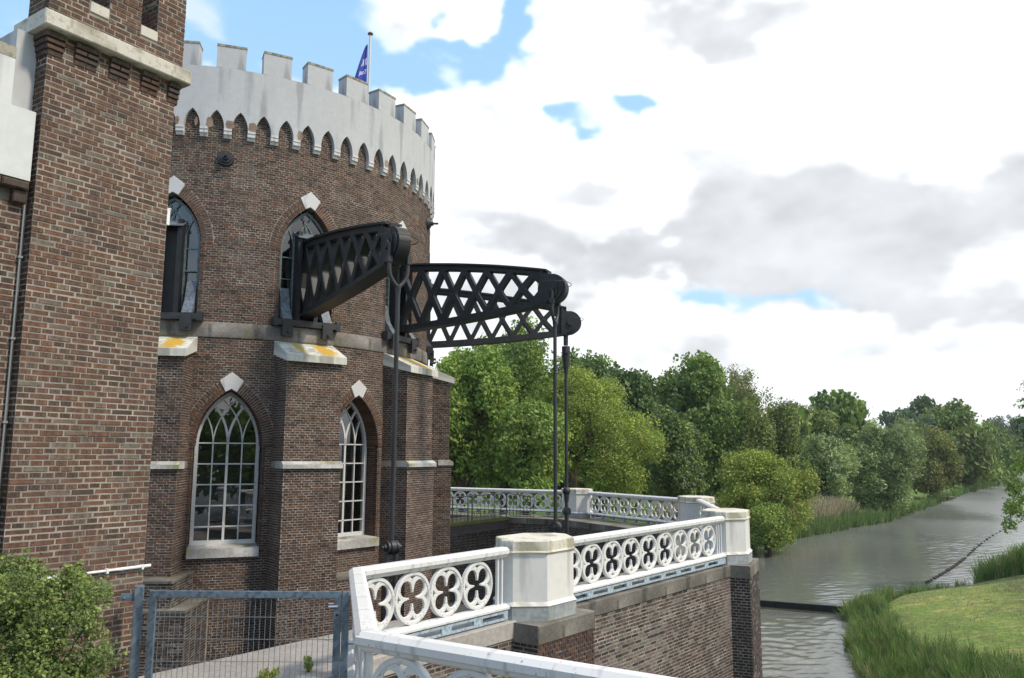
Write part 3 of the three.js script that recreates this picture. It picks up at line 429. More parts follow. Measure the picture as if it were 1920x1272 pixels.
// ---------- pump rods ----------
const rodR = [0, 9.95, 9.87, 9.73];
for (const k of [1, 2, 3]) {
  const th = KC + k * STEP, R = rodR[k], rodLabel = ['', 'thick black pump rod hanging in front of the tower from the nearest beam', 'slim black pump rod hanging from the middle beam', 'black pump rod with a bolted coupling hanging from the farthest beam'][k];
  const o = thing('pump_rod', rodLabel, 'pump rod', [TC[0] + Math.sin(th) * R, -3, TC[2] + Math.cos(th) * R], th - PI / 2, 'pump rods hanging from the iron beams');
  const Y = y => y + 3;
  if (k < 3) { const c = new THREE.CurvePath(); const pts = [[0, Y(6.34), -.195], [0, Y(5.95), -.192], [0, Y(5.78), -.185], [0, Y(5.68), -.15], [0, Y(5.58), -.075], [0, Y(5.52), -.01]]; const tube = s => new THREE.TubeGeometry(new THREE.CatmullRomCurve3(pts.map(p => V3(p[0], p[1], p[2] * s))), 24, .042, 8); part(o, 'yoke', merge([tube(1), tube(-1), cyl(.06, .045, .16, 12, [0, Y(5.46), 0]), ...[-1, 1].map(s => box(.12, .10, .09, 0, Y(6.02), s * .20))]), M.ironGrey); }
  else part(o, 'coupling', merge([cyl(.07, .07, .28, 14, [0, Y(5.80), 0]), cyl(.13, .13, .26, 6, [0, Y(5.50), 0]), box(.09, .06, .5, 0, Y(5.44), 0), cyl(.13, .055, .55, 14, [0, Y(5.08), 0]), cyl(.08, .08, .1, 14, [0, Y(5.99), 0])]), M.ironGrey);
  part(o, 'shaft', k < 3 ? cyl(.043, .043, 4.7, 14, [0, Y(3.15), 0]) : cyl(.05, .05, 4.2, 14, [0, Y(2.9), 0]), M.ironGrey);
  part(o, 'knuckle', merge([cyl(.125, .125, .09, 20, [0, Y(.84), 0], [PI / 2, 0, 0]), ...[-1, 1].flatMap(s => [cyl(.115, .115, .04, 20, [0, Y(.84), s * .085], [PI / 2, 0, 0]), cyl(.06, .06, .06, 14, [0, Y(.84), s * .125], [PI / 2, 0, 0]), cyl(.035, .035, .05, 10, [0, Y(.84), s * .165], [PI / 2, 0, 0])]), ...(k === 3 ? [cyl(.09, .06, .3, 14, [0, Y(1.25), 0]), new THREE.SphereGeometry(.12, 14, 10).translate(0, Y(1.42), 0)] : [])]), M.ironGrey);
  for (const s of [-1, 1]) part(o, 'fork_leg', cyl(.045, .045, 4.2, 10, [0, Y(-1.26), s * .085]), M.ironGrey);
}
// ---------- flagpole and flag ----------
{ const p = thing('flagpole', 'white flagpole with a rusty cap standing behind the battlements', 'flagpole', [-3.96, 10.56, -21]); part(p, 'pole', cyl(.028, .04, 3.38, 12, [0, 1.69, 0]), M.frameWhite); part(p, 'finial', new THREE.LatheGeometry([[0, 0], [.045, 0], [.075, .02], [.075, .05], [.03, .085], [0, .09]].map(q => new THREE.Vector2(...q)), 16).translate(0, 3.37, 0), std(lin(.14, .07, .05), .7));
  const cv = document.createElement('canvas'); cv.width = 512; cv.height = 1024; const x = cv.getContext('2d'); x.fillStyle = '#3a49a4'; x.fillRect(0, 0, 512, 1024); x.fillStyle = '#e6e8f4'; x.save(); x.translate(512, 0); x.scale(-1, 1); x.font = 'bold 190px sans-serif'; x.fillText('X K', 20, 420); x.font = 'bold 120px sans-serif'; x.fillText("'Cruq", 15, 590); x.restore();
  const t = new THREE.CanvasTexture(cv); t.colorSpace = THREE.SRGBColorSpace;
  const g = new THREE.PlaneGeometry(1, 1, 16, 30), P = g.attributes.position; for (let i = 0; i < P.count; i++) { const u = .5 - P.getX(i), v = .5 - P.getY(i); // u from pole outwards, v down
    const reach = lerp(.03, .50, Math.pow(v, .8)); P.setXYZ(i, -.03 - u * reach, -v * 1.5 - u * lerp(.1, .14, v), Math.sin(u * 9 + v * 3) * .05 * u + u * .05); }
  g.computeVertexNormals(); const f = part(scene, numbered('flag'), g, std(lin(1, 1, 1), .8, { map: t, side: THREE.DoubleSide })); f.position.set(-3.99, 13.68, -21); f.userData = { label: 'limp blue flag with white lettering on the flagpole', category: 'flag' }; }

// ---------- the corner turret and the boiler house beside it ----------
const TT = 56.38 * D, TU = [Math.cos(TT), -Math.sin(TT)];
const turret = thing('corner_turret', 'slender red-brown brick turret with pale stone cornice, nearest at the left', 'turret', [-4.40, 0, -7.19], TT);
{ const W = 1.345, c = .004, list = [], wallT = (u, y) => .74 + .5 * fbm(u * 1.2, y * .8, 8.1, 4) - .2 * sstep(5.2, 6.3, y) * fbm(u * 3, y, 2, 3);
  const core = part(turret, 'wall', metreUV(merge([box(W - 2 * c, 6.9, 1.2 - 2 * c, W / 2, 3.0, -.6), box(W + .07, .31, .40, W / 2, 6.755, -.164), ...[[-.035, .34], [.535, .88], [1.06, W + .035]].map(([a, b]) => box(b - a - 2 * c, 1.6, .39, (a + b) / 2, 7.7, -.16))])), M.mortarA);
  courses(list, { seed: 21, c: .0545, L: .222, joint: .0105, y0: -.2, y1: 6.44, iv: () => [[0, W]], map: line(0, 0, 0), pal: 'turret', tone: wallT });
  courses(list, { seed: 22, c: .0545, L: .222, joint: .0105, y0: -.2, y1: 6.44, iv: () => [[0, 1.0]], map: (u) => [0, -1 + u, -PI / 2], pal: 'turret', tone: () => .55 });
  const ivU = y => y < 6.79 ? [[-.04, W + .04]] : y < 6.90 ? [[-.04, .34], [.535, .88], [1.06, W + .04]] : [[-.04, .34], [.535, .88], [1.06, W + .04]];
  courses(list, { seed: 23, c: .0545, L: .222, joint: .0105, y0: 6.60, y1: 8.4, iv: ivU, map: line(0, .04, 0), pal: 'turret', tone: (u, y) => wallT(u, y) * (y < 6.9 ? 1.12 : .95) });
  courses(list, { seed: 24, c: .0545, L: .222, joint: .0105, y0: 6.60, y1: 8.4, iv: () => [[0, .395]], map: (u) => [-.04, -.355 + u, -PI / 2], pal: 'turret', tone: () => .8 });
  for (const [x, s] of [[.34, 1], [.88, 1], [.535, -1], [1.06, -1]]) courses(list, { seed: 25 + s, c: .0545, L: .222, joint: .0105, y0: 6.90, y1: 8.4, iv: () => [[0, .385]], map: (u) => s > 0 ? [x - .001, .03 - u, PI / 2] : [x + .001, -.355 + u, -PI / 2], pal: 'turret', d: .05 });
  // corbelled courses under the cornice
  const r = rng(61); for (const [a, b] of [[-.03, .145], [.24, .475], [.59, .80], [.93, 1.13], [1.24, 1.375]]) for (let k = 0; k < 4; k++) { const y = 6.235 + k * .0545, out = .010 + k * .015; const two = (b - a) > .19 && k % 2 === 0; const ends = two ? [[a, (a + b) / 2], [(a + b) / 2, b]] : [[a, b]];
      for (const [p, q] of ends) { const lo = p === -.03 ? -.008 - k * .014 : p, m = part(core, 'brick', brickGeos[(k + 1) % 4], brickMat('corbel', Math.floor(r() * 14))); m.position.set((lo + q) / 2, y, out); m.scale.set(q - lo - .008, .047, .16); if (p === -.03) { const e = part(core, 'brick', brickGeos[k % 4], brickMat('corbel', Math.floor(r() * 14))); e.rotation.y = -PI / 2; e.position.set(-out * .8 - .006, y, -.10); e.scale.set(.19, .047, .1); } } }
  emitBricks(core, list, 270, 31);
  part(turret, 'cornice', metreUV(xf(bevelBox(W + .20, .155, .62, .012), [W / 2, 6.52, -.19])), M.slabStone, 'pale weathered stone cornice slab');
  for (const x of [.4375, .97]) part(turret, 'sill_stone', metreUV(xf(bevelBox(.192, .108, .252, .006), [x, 6.845, -.076])), M.slabStone);
}
M.dentil = std(lin(.12, .085, .068), .95, { map: T.stone, bumpMap: T.grainB, bumpScale: .008 });
const boiler = thing('boiler_house', 'brick side wall with smooth white parapet at the far left edge', 'building', [-4.40, 0, -7.19], TT);
{ const W = 4.2, z = -.12, list = []; const core = part(boiler, 'wall', metreUV(box(W, 5.3, .3, -W / 2, 2.35, z - .154)), M.mortarA);
  courses(list, { seed: 41, c: .0545, L: .222, joint: .0105, y0: -.2, y1: 4.74, iv: () => [[-W, -.01]], map: line(0, z, 0), pal: 'turret', tone: () => .95 });
  emitBricks(core, list, 120, 42);
  const par = (a, b, y0, y1) => box(b - a, y1 - y0, .38, (a + b) / 2, (y0 + y1) / 2, -.03 - .19);
  part(boiler, 'parapet', metreUV(par(-W, -.036, 4.955, 5.62)), M.plasterWhite, 'smooth white parapet wall');
  for (let k = 0; k < 4; k++) { const b = -.255 - k * 1.15, m = part(boiler, 'merlon', metreUV(par(b - .75, b, 5.62, 6.06)), M.plasterWhite); part(m, 'coping', metreUV(box(.755, .11, .386, b - .375, 6.115, -.22)), M.plasterTop); }
  part(boiler, 'rear_pier', metreUV(box(.20, 1.53, .8, -.088, 5.675, -.60)), M.plaster); part(boiler, 'rear_merlon', metreUV(merge([box(.5, 1.25, .35, -.62, 5.75, -2.0), box(2.2, .5, .35, -.9, 5.2, -2.0)])), M.plaster); part(boiler, 'roof_deck', box(4.2, .1, 5, -2.1, 5.0, -2.8), M.roofing);
  const r = rng(43); for (let k = 0; k < 8; k++) { const x = -.10 - k * .24; part(boiler, 'dentil', metreUV(xf(bevelBox(.115, .12, .14, .01), [x, 4.80, z + .0])), M.dentil); part(boiler, 'coping_brick', metreUV(xf(bevelBox(.232, .075, .2, .012), [x - .06, 4.90, z + .01])), M.dentil); }
  const pipe = thing('vertical_cable', 'thin grey cable running down the corner beside the brick turret', 'cable', [-4.40 + TU[0] * -.035 - .0, 0, -7.19 + TU[1] * -.035], TT); part(pipe, 'cable', cyl(.0085, .0085, 4.75, 8, [0, 2.37, -.095]), M.greyPipe); for (let k = 0; k < 6; k++) part(pipe, 'clip', box(.04, .02, .03, 0, .5 + k * .75, -.095), M.greyPipe);
}
{ const c = thing('conduit', 'white plastic conduit clipped along the foot of the brick turret', 'conduit', [-4.40, 0, -7.19], TT); part(c, 'pipe', rod([-.4, 1.362, .026], [1.37, 1.368, .026], .0125, 10), M.conduit); part(c, 'end_sleeve', rod([1.05, 1.366, .026], [1.39, 1.368, .026], .016, 10), M.conduit); for (const x of [.1, .44, .94, 1.302]) part(c, 'clip', box(.022, .045, .045, x, 1.364, .022), M.conduit);
  const s = thing('floodlight', 'small white lamp box fixed high on the far edge of the brick turret', 'lamp', [-4.40 + TU[0] * 1.34, 0, -7.19 + TU[1] * 1.34], TT); part(s, 'box', box(.035, .17, .10, .015, 4.96, -.05), M.conduit); part(s, 'arm', rod([.0, 5.06, -.04], [.06, 5.063, -.03], .006), M.conduit); }

// ---------- terrace: quay walls, pillars, railings ----------
const dirOf = (a, b) => { const L = Math.hypot(b[0] - a[0], b[1] - a[1]); return [(b[0] - a[0]) / L, (b[1] - a[1]) / L, L]; };
const turnOf = (a, b) => Math.atan2(b[1] - a[1], b[0] - a[0]); // plan points are [x, forward]; local x runs from a to b, local +z lies right of that run
const P1 = [.35, 12.17], E1 = [.612, .791], along = (s, n = 0) => [P1[0] + E1[0] * s + E1[1] * n, P1[1] + E1[1] * s - E1[0] * n];
const A = along(-3.43), B = [-1.055, 6.20], C = [B[0] + .845 * 3.2, B[1] - .534 * 3.2], P2 = [4.70, 18.09], P3 = [5.75, 25.65], P4 = [2.5, 31.3], P5 = [-4.6, 35.1];
const foil = (() => { // one pierced roundel, radius 1 unit = outer radius
  const R = .31, s = new THREE.Shape(); s.absarc(0, 0, R - .02, 0, 2 * PI); const c = .160, rho = .101, n = 96, pts = [];
  for (let i = 0; i < n; i++) { const f = i / n * 2 * PI, k = Math.round((f - PI / 4) / (PI / 2)), d = f - PI / 4 - k * PI / 2, sn = Math.sin(d); let q = .072; if (Math.abs(sn) < rho / c - .01) q = c * Math.cos(d) + Math.sqrt(Math.max(0, rho * rho - c * c * sn * sn)); pts.push([Math.cos(f) * q, Math.sin(f) * q]); }
  s.holes.push(hole(pts));
  for (let k = 0; k < 4; k++) { const f = k * PI / 2, P = [[.262, -.055], [.262, .055], [.20, .0]].map(([r, t]) => [Math.cos(f) * r - Math.sin(f) * t, Math.sin(f) * r + Math.cos(f) * t]); const q = [[.255, -.058], [.268, 0], [.255, .058], [.226, .02], [.196, 0], [.226, -.02]].map(([r, t]) => [Math.cos(f) * r - Math.sin(f) * t, Math.sin(f) * r + Math.cos(f) * t]); s.holes.push(hole(q)); }
  const g = new THREE.ExtrudeGeometry(s, { depth: .026, bevelEnabled: true, bevelSize: .006, bevelThickness: .006, bevelSegments: 1, curveSegments: 40 }); g.translate(0, 0, -.013);
  const o = new THREE.Shape(); o.absarc(0, 0, R - .004, 0, 2 * PI); const h = new THREE.Path(); h.absarc(0, 0, R - .036, 0, 2 * PI, true); o.holes.push(h); const rim = new THREE.ExtrudeGeometry(o, { depth: .05, bevelEnabled: true, bevelSize: .005, bevelThickness: .005, bevelSegments: 1, curveSegments: 40 }); rim.translate(0, 0, -.025);
  return metreUV(merge([g, rim]));
})();
const railProfile = [[-.045, 1.2], [.045, 1.2], [.088, 1.165], [.088, 1.115], [.062, 1.10], [.055, 1.075], [.035, 1.06], [-.035, 1.06], [-.055, 1.075], [-.062, 1.10], [-.088, 1.115], [-.088, 1.165]];
const lowProfile = [[-.04, .44], [.04, .44], [.10, .40], [.10, .375], [.05, .355], [-.05, .355], [-.10, .375], [-.10, .40]];
function run(profile, L, m0 = 0, m1 = 0, e0 = 0, e1 = 0) { const g = extr(poly(profile.map(([z, y]) => [-z, y])), L - e0 - e1); g.rotateY(PI / 2); g.translate(e0, 0, 0); const p = g.attributes.position; for (let i = 0; i < p.count; i++) { const x = p.getX(i), z = p.getZ(i); p.setX(i, x < L / 2 ? x + z * m0 : x + z * m1); } g.computeVertexNormals(); return g; }
function railing(label, a, b, o = {}) {
  const [, , L] = dirOf(a, b), t = turnOf(a, b), r = thing('railing', label, 'railing', [a[0], o.dy ?? 0, -a[1]], t); const s = o.start ?? .05, n = o.n, p = o.pitch ?? (L - .12) / n;
  part(r, 'handrail', metreUV(run(railProfile, L, o.m0, o.m1)), M.paint); part(r, 'bottom_rail', metreUV(run(lowProfile, L, o.m0, o.m1, .0, .0)), M.paint);
  for (let k = 0; k < n; k++) { const m = part(r, 'quatrefoil', foil, M.paint); m.position.set(s + (k + .5) * p, .749, 0); m.scale.set(p / .62, 1, 1); }
  for (const x of o.posts ?? [.03, L - .03]) part(r, 'post', box(.03, .63, .04, x, .75, 0), M.paint);
  const base = poly([[.02, .235], [L - .02, .235], [L - .02, .357], [.02, .357]]); for (let x = .12; x < L - .5; x += .62) base.holes.push(hole([[x, .265], [x + .44, .265], [x + .44, .325], [x, .325]])); const g = extr(base, .03); g.translate(0, 0, -.015 + .07 * (o.side ?? 1)); part(r, 'base_plate', metreUV(g), M.zincGrey);
  for (let x = .6; x < L; x += 1.24) part(r, 'foot', box(.07, .16, .05, x, .277, -.03), M.zincGrey); return r;
}
function pillar(label, at, az, dy = 0) {
  const p = thing('pillar', label, 'pillar', [at[0], dy, -at[1]], PI / 2 - az, 'stone pillars of the terrace railing');
  const oct = (k, y0, y1, k1 = k, bev) => { const q = (k) => [[.33 + k * .5, .455 + k], [.655 + k, .10 + k * .5], [.655 + k, -.10 - k * .5], [.33 + k * .5, -.455 - k], [-.33 - k * .5, -.455 - k], [-.655 - k, -.10 - k * .5], [-.655 - k, .10 + k * .5], [-.33 - k * .5, .455 + k]]; const g = extr(poly(q(k)), y1 - y0, bev ?? 0); g.rotateX(-PI / 2); g.translate(0, y0, 0); if (k1 !== k) { const P = g.attributes.position; for (let i = 0; i < P.count; i++) if (P.getY(i) > (y0 + y1) / 2) { P.setX(i, P.getX(i) * (.655 + k1) / (.655 + k)); P.setZ(i, P.getZ(i) * (.455 + k1) / (.455 + k)); } g.computeVertexNormals(); } return metreUV(g); };
  part(p, 'plinth', oct(.035, .2, .40), M.pillarBase); part(p, 'plinth_slope', oct(.045, .402, .452, .002), M.pillar); part(p, 'shaft', oct(0, .44, 1.10), M.pillar); part(p, 'moulding', merge([oct(.002, 1.098, 1.122, .032), oct(.032, 1.122, 1.142, .018)]), M.pillarCap); part(p, 'cap', merge([oct(.012, 1.142, 1.27), oct(.012, 1.268, 1.285, -.004)]), M.pillarCap);
  return p;
}
const azOf = (a, b) => Math.atan2(b[0] - a[0], b[1] - a[1]);
const az12 = Math.atan2(E1[0], E1[1]);
pillar('large white-painted octagonal pillar on a mossy grey block, nearest of all', P1, az12);
pillar('white octagonal pillar on a tall dark brick pier above the water', P2, 23.6 * D);
pillar('grey shaded pillar at the outer far corner, beside the lawn', P3, -11 * D, -.1);
pillar('grey shaded pillar behind the two slim pump rods', P4, -47 * D, -.12);
const mitre = (a, b, c) => { let d = turnOf(b, c) - turnOf(a, b); d = Math.atan2(Math.sin(d), Math.cos(d)); return Math.tan(d / 2); };
const mA = mitre(P1, A, B), mB = mitre(A, B, C);
railing('sunlit white quatrefoil railing left of the large nearest pillar', along(-.72), A, { n: 4, pitch: .61, start: .29, m1: mA, side: -1, posts: [.07, .16, 2.69] });
railing('short white railing running straight towards the camera, seen along its top', A, B, { n: 5, m0: -mA, m1: mB });
railing('bluish shaded railing crossing the bottom edge, nearest the camera', B, C, { n: 5, pitch: .60, m0: -mB });
{ const q = [P2[0] - .40 * .72, P2[1] - .916 * .72]; railing('long white quatrefoil railing between the large pillar and the pier over the canal', along(.72), along(6.66), { n: 9, pitch: .634, start: -.125, posts: [.03, 5.68, 5.78, 5.89] }); }
railing('steeply foreshortened grey railing behind the pillar on the dark brick pier', [P2[0] + .29, P2[1] + .68], [P3[0] - .06, P3[1] - .72], { n: 10, dy: -.05 });
railing('grey shaded quatrefoil railing between the two far pillars', [P3[0] - .18, P3[1] + .68], [P4[0] + .42, P4[1] - .58], { n: 9, dy: -.11 });
railing('far grey railing behind the iron footbridge railing', [P4[0] - .5, P4[1] + .5], P5, { n: 12, dy: -.12 });

function quay(label, a, b, o = {}) { // wall under a railing; right of the run a->b is the outer side
  const [, , L] = dirOf(a, b), t = turnOf(a, b), w = thing('quay_wall', label, 'wall', [a[0], 0, -a[1]], t), top = o.top ?? .2, nO = .165, nI = -(o.inner ?? 1.05);
  const core = part(w, 'wall', metreUV(box(L, top - .245 + 3.6, nO - nI - .028, L / 2, (top - .245 - 3.6) / 2, (nO + nI) / 2)), o.mortar ?? M.mortarB);
  part(w, 'coping', metreUV(xf(bevelBox(L - .004, .235, nO - nI, .012), [L / 2, top - .1175, (nO + nI) / 2])), o.cop ?? M.coping);
  const list = []; const tone = (u, y) => (.7 + .7 * fbm(u * .7, y * .7, 5.5, 4)), bloom = (u, y) => .75 * sstep(.46, .72, fbm(u * .8 + 3, y * 1.1, 15.5, 5));
  if (o.outer) courses(list, { seed: o.seed, y0: -3.6, y1: top - .242, c: .0585, L: .215, joint: .013, iv: () => [[0, L]], map: line(0, nO - .01, 0), pal: o.outer, tone, bloom });
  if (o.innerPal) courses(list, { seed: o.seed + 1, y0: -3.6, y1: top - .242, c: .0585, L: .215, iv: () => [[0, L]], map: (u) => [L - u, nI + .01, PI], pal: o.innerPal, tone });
  emitBricks(core, list, o.many ?? 60, o.seed + 2); return w;
}
function pier(w, at, az, pal, seed, many, k = 0) { // block under a pillar, part of a quay wall
  const g = new THREE.Group(); const p = part(w, 'pier', metreUV(box(1.41 - .010, 3.5, 1.14, 0, -1.81, -.01)), M.mortarB); p.position.set(at[0], 0, -at[1]); p.rotation.y = PI / 2 - az; w.worldToLocal(p.position); p.rotation.y -= w.rotation.y; w.updateMatrixWorld(true);
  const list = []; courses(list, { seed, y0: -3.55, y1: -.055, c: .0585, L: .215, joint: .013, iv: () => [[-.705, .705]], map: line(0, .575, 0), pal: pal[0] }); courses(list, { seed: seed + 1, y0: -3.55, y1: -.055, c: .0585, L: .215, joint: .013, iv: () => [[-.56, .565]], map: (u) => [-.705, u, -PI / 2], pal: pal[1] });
  emitBricks(p, list, many, seed); const st = part(p, 'pier_stone', metreUV(xf(bevelBox(1.43, .254, 1.17, .015), [0, .075, 0])), M.coping);
}
scene.updateMatrixWorld(true);
{ const w = quay('weathered brick quay wall with grey coping beneath the long sunlit railing', along(.5), along(6.7), { outer: 'quay', innerPal: 'well', seed: 2001, many: 200 }); w.updateMatrixWorld(true);
  pier(w, P1, az12, ['pier', 'pierDark'], 2011, 60); pier(w, P2, 23.6 * D, ['quay', 'pierDark'], 2021, 30);
  const w0 = quay('low brick wall under a pale concrete beam, left of the nearest pillar', along(-3.5), along(-.6), { outer: 'quay', seed: 2031, many: 60, inner: .2, cop: M.concrete, top: .215 });
  quay('brick wall below the railing that runs towards the camera', B, [A[0] + .03, A[1] - .1], { outer: 'quay', seed: 2041, many: 20, inner: .2, cop: M.concrete, top: .21 });
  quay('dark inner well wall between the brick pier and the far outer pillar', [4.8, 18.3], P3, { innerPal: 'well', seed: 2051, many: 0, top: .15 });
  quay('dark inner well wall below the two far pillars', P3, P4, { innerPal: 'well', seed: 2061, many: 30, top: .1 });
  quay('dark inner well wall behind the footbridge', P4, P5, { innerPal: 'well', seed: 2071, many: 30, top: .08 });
}
for (const [P, az, y] of [[P3, -11 * D, .1], [P4, -47 * D, .09]]) { const m = thing('pier_block', P === P3 ? 'stone block under the far outer pillar' : 'stone block under the pillar behind the rods', 'stone block', [P[0], 0, -P[1]], PI / 2 - az); part(m, 'block', metreUV(box(1.5, 3.6, 1.2, 0, y - 1.8 + .005, 0)), M.coping); }
// concrete slabs of the terrace floor
{ const slab = (e0, e1, n0, n1, y) => { const g = xf(bevelBox(e1 - e0, .26, n1 - n0, .01), [(e0 + e1) / 2, y - .13, -(n0 + n1) / 2]); const m = struct('pavement', metreUV(g), M.slab); m.position.set(P1[0], 0, -P1[1]); m.rotation.y = turnOf(A, P1); m.scale.z = -1; m.scale.z = 1; return m; };
  const S = (e0, e1, n0, n1) => { const m = struct('pavement', metreUV(xf(bevelBox(e1 - e0, .26, n1 - n0, .008), [(e0 + e1) / 2, -.13, (n0 + n1) / 2])), M.slab); m.position.set(P1[0], 0, -P1[1]); m.rotation.y = turnOf(A, P1); };
  S(-9, -2.42, -1.94, -.25); S(-2.405, -.9, -1.94, -.25); S(-.885, .45, -1.1, -.25); }
{ const g = new THREE.Mesh(new THREE.PlaneGeometry(14, 9), M.dark); g.name = numbered('area_floor'); g.rotation.x = -PI / 2; g.position.set(-7.5, -2.4, -13.5); g.receiveShadow = true; g.material = std(lin(.03, .027, .02), 1, { map: T.slab }); g.userData = { kind: 'structure' }; scene.add(g);
  const y = struct('yard', metreUV(box(9, .3, 8.6, -6.2, -.16, -4.3)), M.slab); y.name = 'yard'; }
// ---------- galvanised gate ----------
{ const z = -7.9, x0 = -3.40, x1 = -1.60, yT = 1.195, y0 = .06, f = .058; const g = thing('gate', 'galvanised steel gate with wire-mesh panel across the terrace entrance', 'gate', [x0, 0, z]); const W = x1 - x0;
  const tube = (x0, y0, x1, y1, d) => { const dx = x1 - x0; return poly(d); };
  const fr = poly([[0, y0], [W, y0], [W, yT], [0, yT]]); fr.holes.push(hole([[f, y0 + f], [W - f, y0 + f], [W - f, yT - f], [f, yT - f]]));
  const bar = (pts) => { const q = extr(poly(pts), .034, .003); q.translate(0, 0, -.017); return metreUV(q); }; const gp = .0015;
  part(g, 'top_bar', bar([[gp, yT], [W - gp, yT], [W - f - gp, yT - f], [f + gp, yT - f]]), M.galv); part(g, 'bottom_bar', bar([[gp, y0], [f + gp, y0 + f], [W - f - gp, y0 + f], [W - gp, y0]]), M.galv);
  part(g, 'stile', bar([[0, y0], [0, yT], [f, yT - f], [f, y0 + f]]), M.galv); part(g, 'stile', bar([[W, y0], [W - f, y0 + f], [W - f, yT - f], [W, yT]]), M.galv);
  const wv = cyl(.0027, .0027, yT - y0 - f, 6), wh = rod([f - .02, 0, 0], [W - f + .02, 0, 0], .003, 6);
  for (let x = f + .035; x < W - f - .01; x += .05) { const m = part(g, 'mesh_wire', wv, M.wire); m.position.set(x, (yT + y0) / 2, 0); } for (let y = yT - .235; y > y0 + .08; y -= .2) { const m = part(g, 'mesh_rod', wh, M.wire); m.position.set(0, y, .006); }
  const hd = part(g, 'handle', merge([rod([W - .105, 1.065, .05], [W - .02, 1.068, .05], .011, 8), rod([W - .03, 1.068, .0], [W - .03, 1.068, .055], .010, 8), rod([W - .11, 1.092, .035], [W - .06, 1.092, .035], .006, 6)]), M.steel); part(g, 'keyhole', cyl(.012, .012, .01, 12, [W - .03, .985, .021], [PI / 2, 0, 0]), M.black);
  for (const y of [1.105, .22]) part(g, 'hinge', merge([rod([-.07, y, 0], [0, y, 0], .011, 8), box(.025, .035, .04, -.012, y, 0)]), M.galv);
  const p = thing('gate_post', 'square galvanised gate post bolted to the brick turret', 'post', [-3.545, 0, -7.98], .42); part(p, 'post', metreUV(xf(bevelBox(.085, 1.26, .085, .004), [0, .60, 0])), M.galv); part(p, 'bracket', metreUV(merge([box(.13, .075, .012, -.09, 1.13, .012)])), M.galv); part(p, 'bolt', cyl(.012, .012, .012, 8, [-.125, 1.13, .024], [PI / 2, 0, 0]), M.wire); part(p, 'bolt', cyl(.006, .006, .004, 8, [.018, 1.205, .044], [PI / 2, 0, 0]), M.black);
  const q = thing('gate_post', 'flat galvanised closing post beside the white railing corner', 'post', [-1.555, 0, -7.91], 0); part(q, 'post', metreUV(xf(bevelBox(.062, 1.22, .05, .004), [0, .585, 0])), M.galv); for (const y of [1.155, .72, .36]) part(q, 'tie_bar', rod([.03, y, 0], [.17, y, 0], .007, 6), M.galv); }
// ---------- footbridge with wrought-iron railing ----------
{ const a = [-5.4, 23.4], b = [-.06, 31.5], [dx, dz, L] = dirOf(a, b), t = turnOf(a, b); const br = thing('footbridge', 'dark footbridge with mossy deck from the round tower to the far terrace', 'footbridge', [a[0], 0, -a[1]], t);
  part(br, 'deck', metreUV(box(L, .12, 1.3, L / 2, .03, -.65)), M.moss); part(br, 'girder', metreUV(merge([box(L, .28, .03, L / 2, -.17, -.04), box(L, .03, .12, L / 2, -.31, -.04)])), M.iron);
  const rl = thing('iron_railing', 'thin wrought-iron railing with scrolls along the footbridge', 'railing', [a[0], 0, -a[1]], t); const R = M.ironGrey;
  part(rl, 'top_bar', rod([4, .97, -.06], [L - .1, .97, -.06], .02), R); part(rl, 'bottom_bar', rod([4, .2, -.06], [L - .1, .2, -.06], .012), R); part(rl, 'middle_bar', rod([4, .72, -.06], [L - .1, .72, -.06], .01), R);
  for (const x of [4.2, 5.1, 6.2, 7.1, 7.35, 8.75, 9.2, L - .12]) part(rl, 'post', cyl(.02, .02, .95, 8, [x, .52, -.06]), R);
  for (let x = 5.25; x < L - .4; x += .24) part(rl, 'baluster', cyl(.009, .009, .72, 6, [x, .46, -.06]), R);
  for (const x of [7.6, 7.95, 8.3, 8.55]) part(rl, 'scroll', xf(new THREE.TorusGeometry(.13, .012, 6, 18, PI * 1.3), [x, .36, -.05], [0, 0, PI * .85]), R);
  const r2 = thing('iron_railing', 'plain iron bar railing standing where the footbridge meets the terrace', 'railing', [-.05, -.02, -31.6], -.25); part(r2, 'top_bar', rod([0, .97, 0], [.95, .85, 0], .016), R); part(r2, 'bottom_bar', rod([0, .12, 0], [.95, .12, 0], .012), R); for (let x = 0; x <= .96; x += .135) part(r2, 'baluster', cyl(.011, .011, .8, 6, [x, .52 - x * .05, 0]), R); }

